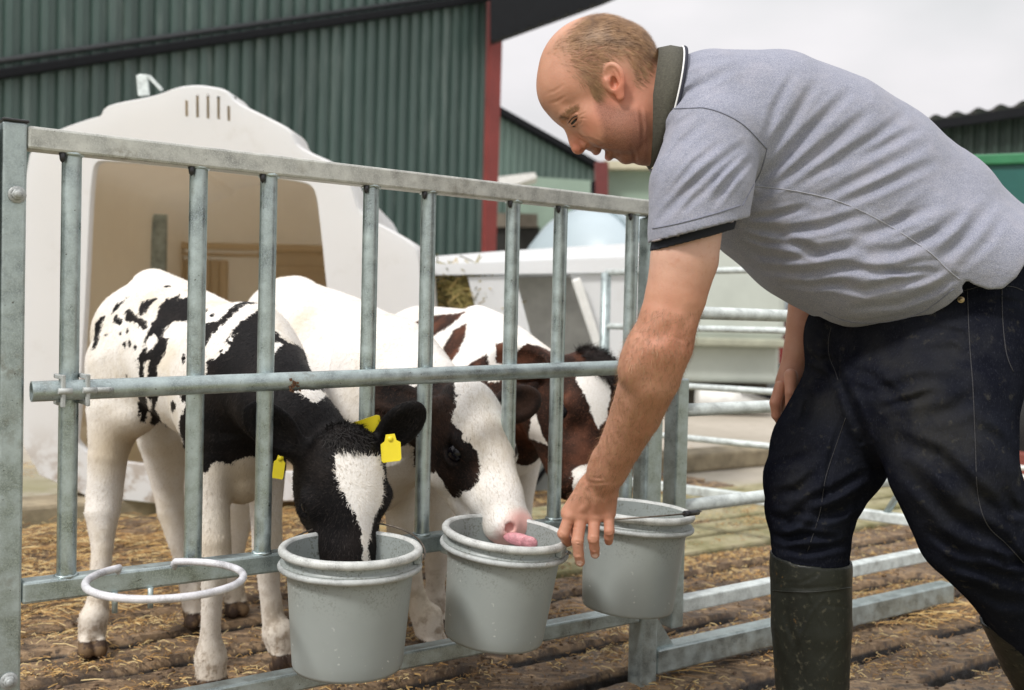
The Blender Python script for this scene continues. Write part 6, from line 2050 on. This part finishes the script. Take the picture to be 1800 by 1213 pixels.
def seam(name, pts, r, mat, parent, b, lift=0.0008, n=6):
    cp = []
    for i in range(len(pts) - 1):      # smooth curve through the points
        p0, p1, p2, p3 = pts[max(i - 1, 0)], pts[i], pts[i + 1], pts[min(i + 2, len(pts) - 1)]
        for t in np.linspace(0, 1, 6, endpoint=False):
            cp.append(tuple(0.5 * (2 * p1[k] + (p2[k] - p0[k]) * t + (2 * p0[k] - 5 * p1[k] + 4 * p2[k] - p3[k]) * t * t + (3 * p1[k] - p0[k] - 3 * p2[k] + p3[k]) * t ** 3) for k in (0, 1)))
    cp.append(pts[-1])
    q = [Vector(p) for p in hits(b, cp, 1)]
    q = [p - ray(0, 0).normalized() * 0 + (Vector((0, 0, CAMH)) - p).normalized() * lift for p in q]
    m = MB(); m.tube(q, r, 6)
    return m.build(name, mat, parent)
M['seam'] = m_plain('seam_thread', (0.17, 0.18, 0.23), 0.9, 0, 0.2, 200)
seam('shoulder_seam', [(1183, 191), (1215, 190), (1240, 190), (1275, 201), (1310, 222), (1348, 262)], 0.0011, M['seam'], shirt, bvs)
seam('sleeve_seam', [(1348, 263), (1338, 300), (1322, 330), (1305, 362)], 0.0010, M['seam'], shirt, bvs)
seam('side_seam', [(1328, 327), (1400, 336), (1480, 356), (1560, 395), (1630, 440), (1665, 473), (1688, 492)], 0.0007, m_plain('pale_seam_thread', (0.38, 0.39, 0.44), 0.9), shirt, bvs)
seam('cuff_stitching', [(1147, 402), (1200, 391), (1262, 374), (1302, 361)], 0.0010, M['seam'], shirt, bvs)
seam('cuff_stitching', [(1147, 424), (1200, 412), (1262, 397), (1288, 389)], 0.0018, m_plain('cuff_edge', (0.30, 0.27, 0.28), 0.9), shirt, bvs)
seam('hem_stitching', [(1448, 548), (1490, 565), (1530, 568), (1575, 563), (1625, 547), (1676, 508)], 0.0009, M['seam'], shirt, bvs)
# navy band under the cuff
S = Solid((0.20, 1.58, 0.92), (0.48, 1.90, 1.10), 0.0026)
S.chain([NP(1228, 360, 1.735, 70), NP(1205, 470, 1.73, 66.5)], 0.01, LATY, 0.98)
shell(S, 0.0026)
fs = Flat(1205, 420, 1.70)
poly_cut(S, fs, [[(1100, 453), (1147, 441), (1200, 428), (1250, 415), (1300, 400), (1300, 600), (1100, 600)], [(1100, 385), (1147, 372), (1250, 350), (1330, 330), (1330, 100), (1100, 100)]], (0.2, 1.58, 0.92), (0.48, 1.9, 1.1))
V, Fq = S.mesh(); V = relax(V, Fq, 1)
numesh('inner_cuff', V, Fq, m_plain('navy_ribbing', (0.006, 0.008, 0.016), 0.8, 0, 0.2, 100), man)
# collar: a standing band around the neck with white piping
def collar_ring(f0, n=64):
    """f0(t) -> (px, py, lateral metres)"""
    out = []
    for i in range(n):
        t = 2 * math.pi * i / n
        x, y, w = f0(t)
        p = P(x, y, 1.875); p = p + Vector((0, w, 0)); out.append(p)
    return out
def cA(t):   # neck side edge; t=0 top of neck, pi/2 near side, pi throat
    return (1140 + 14 * max(0, math.cos(t)) - 6 * math.sin(t) ** 2, 189 - 102 * math.cos(t), -0.104 * math.sin(t))
def cB(t):   # shoulder side edge
    w_ = 0.5 + 0.5 * math.cos(t)
    return (1147 + 46 * w_ ** 0.9 , 191 - 101 * math.cos(t), -0.130 * math.sin(t))
m = MB()
ra, rb2 = collar_ring(cA), collar_ring(cB)
rm = [a.lerp(b, 0.5) + (a.lerp(b, 0.5) - P(1150, 190, 1.875)).normalized() * 0.005 for a, b in zip(ra, rb2)]
ctr = P(1150, 190, 1.875)
def vv(r, off=0.0): return [m.bm.verts.new(p + (p - ctr).normalized() * off) for p in r]
A0, A1, A2 = vv(ra), vv(rm), vv(rb2, 0.002)
B0, B1 = vv(ra, -0.004), vv(rb2, -0.003)
ring_faces(m.bm, A0, A1); ring_faces(m.bm, A1, A2); ring_faces(m.bm, A0, B0); ring_faces(m.bm, B0, B1); ring_faces(m.bm, A2, B1)
col_o = m.build('collar', m_plain('olive_rib_collar', (0.075, 0.072, 0.055), 0.9, 0, 0.25, 250, 0.6, 500), man)
m = MB(); m.tube([p + (p - ctr).normalized() * 0.003 for p in rb2[-22:] + rb2[:22]], 0.0016, 6); m.build('piping', m_plain('white_piping', (0.78, 0.78, 0.78), 0.8), col_o)
m = MB(); m.tube([p + (p - ctr).normalized() * 0.0015 + Vector((0.0045, 0, 0)) for p in rb2[-22:] + rb2[:22]], 0.0035, 6); m.build('collar_trim', m_plain('navy_trim', (0.02, 0.022, 0.035), 0.9), col_o)

# ---------------- jeans
S = Solid((0.40, 1.52, 0.10), (1.45, 2.42, 1.04), 0.0042)
S.chain([NP(1600, 475, 1.93, 128), NP(1700, 500, 1.93, 122), NP(1765, 552, 1.93, 104)], 0.05, LATY, 1.0)
S.chain([NP(1560, 560, 2.00, 122), NP(1500, 590, 2.02, 84)], 0.05)
S.chain([NP(1560, 570, 2.02, 105), NP(1505, 700, 2.02, 98), NP(1458, 795, 2.00, 103), NP(1434, 848, 1.98, 91), NP(1425, 895, 1.98, 79), NP(1425, 950, 1.98, 68), NP(1425, 1060, 1.98, 60)], 0.035)
S.chain([NP(1690, 560, 1.90, 108), NP(1668, 700, 1.82, 112), NP(1672, 820, 1.79, 108), NP(1712, 930, 1.81, 98), NP(1770, 1010, 1.85, 80), NP(1812, 1090, 1.90, 66), NP(1850, 1180, 1.95, 60)], 0.035)
S.chain([NP(1730, 530, 1.90, 98), NP(1692, 640, 1.85, 94)], 0.05)
S.chain([NP(1620, 600, 1.92, 108), NP(1580, 700, 1.88, 104)], 0.05)
V, Fq = S.mesh(); V = relax(V, Fq, 2); N = vnormals(V, Fq)
bvj = BVHTree.FromPolygons([Vector(v) for v in V], [tuple(f) for f in Fq.tolist()])
for pts, w, d in [
    (T8([(235, 265), (235, 340), (265, 400), (330, 560), (365, 650)]), .010, .008),          # fly and inseam shadow
    (T8([(80, 760), (130, 770), (170, 740)]), .012, .010), (T8([(75, 800), (120, 815), (200, 790)]), .010, .008), (T8([(200, 760), (270, 740), (330, 700)]), .012, .009),
    (T8([(90, 700), (150, 690), (210, 640)]), .010, .006), (T8([(170, 330), (210, 350), (250, 345)]), .008, .005), (T8([(160, 350), (200, 380), (240, 400)]), .008, .005),
    (T8([(110, 560), (170, 500), (200, 430)]), .010, .004), (T8([(270, 500), (240, 600), (215, 740)]), .006, .003),
    (T8([(420, 560), (520, 600), (620, 700), (700, 760)]), .014, .008), (T8([(440, 640), (560, 760), (700, 830)]), .014, .008), (T8([(560, 880), (640, 900), (746, 930)]), .013, .009),
    (T8([(600, 940), (680, 980), (746, 985)]), .012, .008), (T8([(690, 820), (720, 860), (746, 900)]), .010, .008), (T8([(700, 700), (720, 740), (746, 745)]), .010, .010),
    (T8([(290, 420), (380, 430), (470, 400), (560, 400)]), .012, .004), (T8([(270, 360), (360, 400), (430, 460)]), .010, .004), (T8([(470, 330), (560, 320), (600, 340)]), .010, .003),
    (T8([(480, 500), (560, 480), (610, 440)]), .012, .004), (T8([(620, 520), (680, 560), (715, 620)]), .012, .005),
    (T8([(620, 200), (680, 190), (746, 200)]), .006, .003), (T8([(500, 260), (580, 280), (600, 320)]), .008, .003),
    (T8([(90, 620), (140, 610), (190, 590)]), .010, .004), (T8([(78, 780), (110, 790), (150, 775), (190, 780)]), .007, .006), (T8([(120, 820), (180, 808), (250, 815)]), .007, .006), (T8([(180, 720), (250, 690), (320, 650)]), .009, .006), (T8([(660, 860), (700, 880), (746, 880)]), .009, .009), (T8([(500, 800), (580, 850), (660, 870)]), .010, .007), (T8([(150, 400), (180, 450), (170, 520)]), .010, .005), (T8([(380, 470), (460, 450), (520, 430)]), .008, .004), (T8([(330, 690), (300, 760), (290, 830)]), .008, .004), (T8([(100, 840), (180, 850), (280, 830)]), .008, .006),
]:
    V = press(V, N, bvj, pts, w * 0.95, d * 1.9)
N = vnormals(V, Fq)
bvj = BVHTree.FromPolygons([Vector(v) for v in V], [tuple(f) for f in Fq.tolist()])
dust = np.zeros(len(V))
fj = Flat(1600, 700, 1.8)
U = fj.map3(V)
for q, a_ in (((1600, 720), 0.9), ((1640, 780), 0.9), ((1560, 640), 0.5), ((1440, 660), 0.8), ((1430, 600), 0.5), ((1690, 620), 0.5), ((1380, 830), 0.4), ((1700, 860), 0.5)):
    dust = np.maximum(dust, a_ * np.clip(1 - np.linalg.norm(U - fj.px([q])[0], axis=1) / 0.11, 0, 1))
mj = NT('dark_worn_denim')
d1 = mj.noise(9, 5, 0.65); d2 = mj.noise(450, 2, 0.6, stretch=(1, 1, 0.3)); d3 = mj.noise(45, 5, 0.7)
c = mj.ramp(d1, [(0.3, (0.0068, 0.0075, 0.0120)), (0.7, (0.0140, 0.0160, 0.0235))])
c = mj.mix(mj.math('MULTIPLY', mj.attr('dust'), mj.ms(d1, 0.35, 0.65)), c, (0.034, 0.033, 0.030))
c = mj.mix(mj.math('MULTIPLY', mj.ms(d3, 0.58, 0.72), 0.35), c, (0.075, 0.07, 0.055))
c = mj.mix(mj.ms(d2, 0.55, 0.75, 0, 0.5), c, (0.035, 0.038, 0.05))
mj.color(c).set(Roughness=1.0)
mj.b.inputs['Specular IOR Level'].default_value = 0.0
mj.bump(mj.noise(600, 2, 0.6), 0.3, 0.001, mj.bump(mj.noise(48, 6, 0.65), 0.5, 0.005))
M['denim'] = mj.m
jeans = numesh('jeans', V, Fq, M['denim'], man, dict(dust=dust))
M['stitch'] = m_plain('worn_grey_stitching', (0.030, 0.030, 0.034), 0.8, 0, 0.4, 300)
seam('side_seam', T8([(597, 160), (603, 300), (612, 420), (618, 560), (625, 700), (650, 780), (700, 830), (746, 880)]), 0.0008, M['stitch'], jeans, bvj)
seam('pocket_edge', T8([(688, 152), (690, 240), (700, 330), (718, 378)]), 0.0008, M['stitch'], jeans, bvj)
seam('pocket_edge', T8([(688, 152), (720, 156), (743, 165)]), 0.0008, M['stitch'], jeans, bvj)
seam('fly_stitching', T8([(240, 262), (233, 300), (236, 340), (250, 375), (258, 400)]), 0.0008, M['stitch'], jeans, bvj)
seam('inseam', T8([(278, 500), (250, 580), (225, 660), (210, 750), (178, 850)]), 0.0008, M['stitch'], jeans, bvj)
seam('waist_stitching', T8([(590, 165), (640, 150), (700, 120), (746, 75)]), 0.0008, M['stitch'], jeans, bvj)
h = hit(bvj, 1689, 527)
if h is not None:
    m = MB(); nv = (Vector((0, 0, CAMH)) - Vector(h)).normalized()
    m.lathe([(0, 0.0035), (0.003, 0.0035), (0.0035, 0.002), (0.0052, 0.003), (0.0062, 0.0015), (0.0062, -0.001)], 20, Matrix.Translation(h) @ nv.to_track_quat('Z', 'Y').to_matrix().to_4x4())
    m.build('rivet', m_plain('brass_rivet', (0.42, 0.33, 0.2), 0.35, 0.8), jeans)

# ---------------- rubber boots
mb = NT('olive_black_rubber')
b1 = mb.noise(12, 5, 0.65); b2 = mb.noise(80, 5, 0.7)
c = mb.ramp(b1, [(0.3, (0.008, 0.0095, 0.008)), (0.7, (0.017, 0.019, 0.014))])
c = mb.mix(mb.math('MULTIPLY', mb.ms(b2, 0.56, 0.68), 0.5), c, (0.085, 0.08, 0.055))
c = mb.mix(mb.math('MULTIPLY', mb.ms(mb.noise(26, 6, 0.75), 0.64, 0.7), 0.8), c, (0.13, 0.075, 0.025))
mb.color(c).set(Roughness=0.4)
mb.b.inputs['Specular IOR Level'].default_value = 0.3
mb.link('Roughness', mb.ms(b1, 0.35, 0.65, 0.34, 0.6))
mb.bump(b2, 0.25, 0.002)
M['rubber'] = mb.m
def boot(nodes, toe, cut_p, cut_n, lo, hi):
    S = Solid(lo, hi, 0.0036)
    S.chain(nodes, 0.03)
    if toe:
        a = np.array(nodes[-1][0]); 
        S.chain([(a, 0.055), (a + (-0.09, 0.0, -0.022), 0.046), (a + (-0.175, 0.0, -0.028), 0.040)], 0.03, LATY, 1.05)
        S.cone(a + (0.01, 0, -0.045), a + (-0.17, 0, -0.045), 0.045, 0.045, 0.01)
    inner = S.f.copy()
    S.f = np.maximum(S.f, -(inner + 0.006))
    S.slab_cut(cut_p, cut_n)
    S.slab_cut((0, 0, 0.002), (0, 0, -1))
    V, Fq = S.mesh(); V = relax(V, Fq, 2); return V, Fq
V, Fq = boot([NP(1424, 900, 1.98, 69), NP(1425, 1000, 1.98, 70), NP(1426, 1100, 1.98, 69), NP(1427, 1200, 1.98, 63), NP(1432, 1300, 1.98, 52)], True, PXm(1425, 978, 1.98), (0.05, -0.05, 1), (0.32, 1.82, -0.03), (0.78, 2.16, 0.60))
N = vnormals(V, Fq)
bvb = BVHTree.FromPolygons([Vector(v) for v in V], [tuple(f) for f in Fq.tolist()])
for pts, w, d in [(T8([(80, 950), (180, 958), (295, 945)]), .003, -.0022), (T8([(80, 940), (180, 946), (295, 935)]), .003, .0015), (T8([(140, 940), (200, 915), (230, 870)]), .003, .002), (T8([(85, 935), (150, 930)]), .003, .002),
                  (T8([(250, 880), (265, 930)]), .003, .002), (T8([(130, 1130), (190, 1010), (240, 950)]), .003, -.002), (T8([(180, 960), (220, 1040), (245, 1110)]), .003, -.002), (T8([(110, 1000), (150, 1100), (130, 1180)]), .006, .003), (T8([(200, 1180), (260, 1100)]), .003, -.002), (T8([(215, 990), (290, 1000)]), .004, .002)]:
    V = press(V, N, bvb, pts, w, d * 0.6)
bt = numesh('boot', V, Fq, M['rubber'], man)
seam('top_band', T8([(80, 952), (130, 955), (190, 956), (250, 950), (292, 944)]), 0.0016, M['rubber'], bt, bvb, 0.0005)
V, Fq = boot([NP(1792, 1060, 1.90, 74), NP(1830, 1150, 1.95, 70), NP(1870, 1240, 2.00, 62), NP(1910, 1320, 2.05, 56)], False, PXm(1778, 1088, 1.88), (-0.42, 0, 0.9), (0.84, 1.75, -0.03), (1.40, 2.25, 0.55))
numesh('boot', V, Fq, M['rubber'], man)
S = Solid((0.9, 1.85, -0.02), (1.4, 2.3, 0.16), 0.005)
a = np.array(NP(1910, 1320, 2.05, 56)[0]); a[2] = 0.06
S.chain([(a + (0.02, 0, 0.02), 0.05), (a + (-0.09, 0.0, -0.012), 0.046), (a + (-0.175, 0.0, -0.018), 0.040)], 0.03, LATY, 1.05)
V, Fq = S.mesh(); numesh('boot_foot', V, Fq, M['rubber'], man)
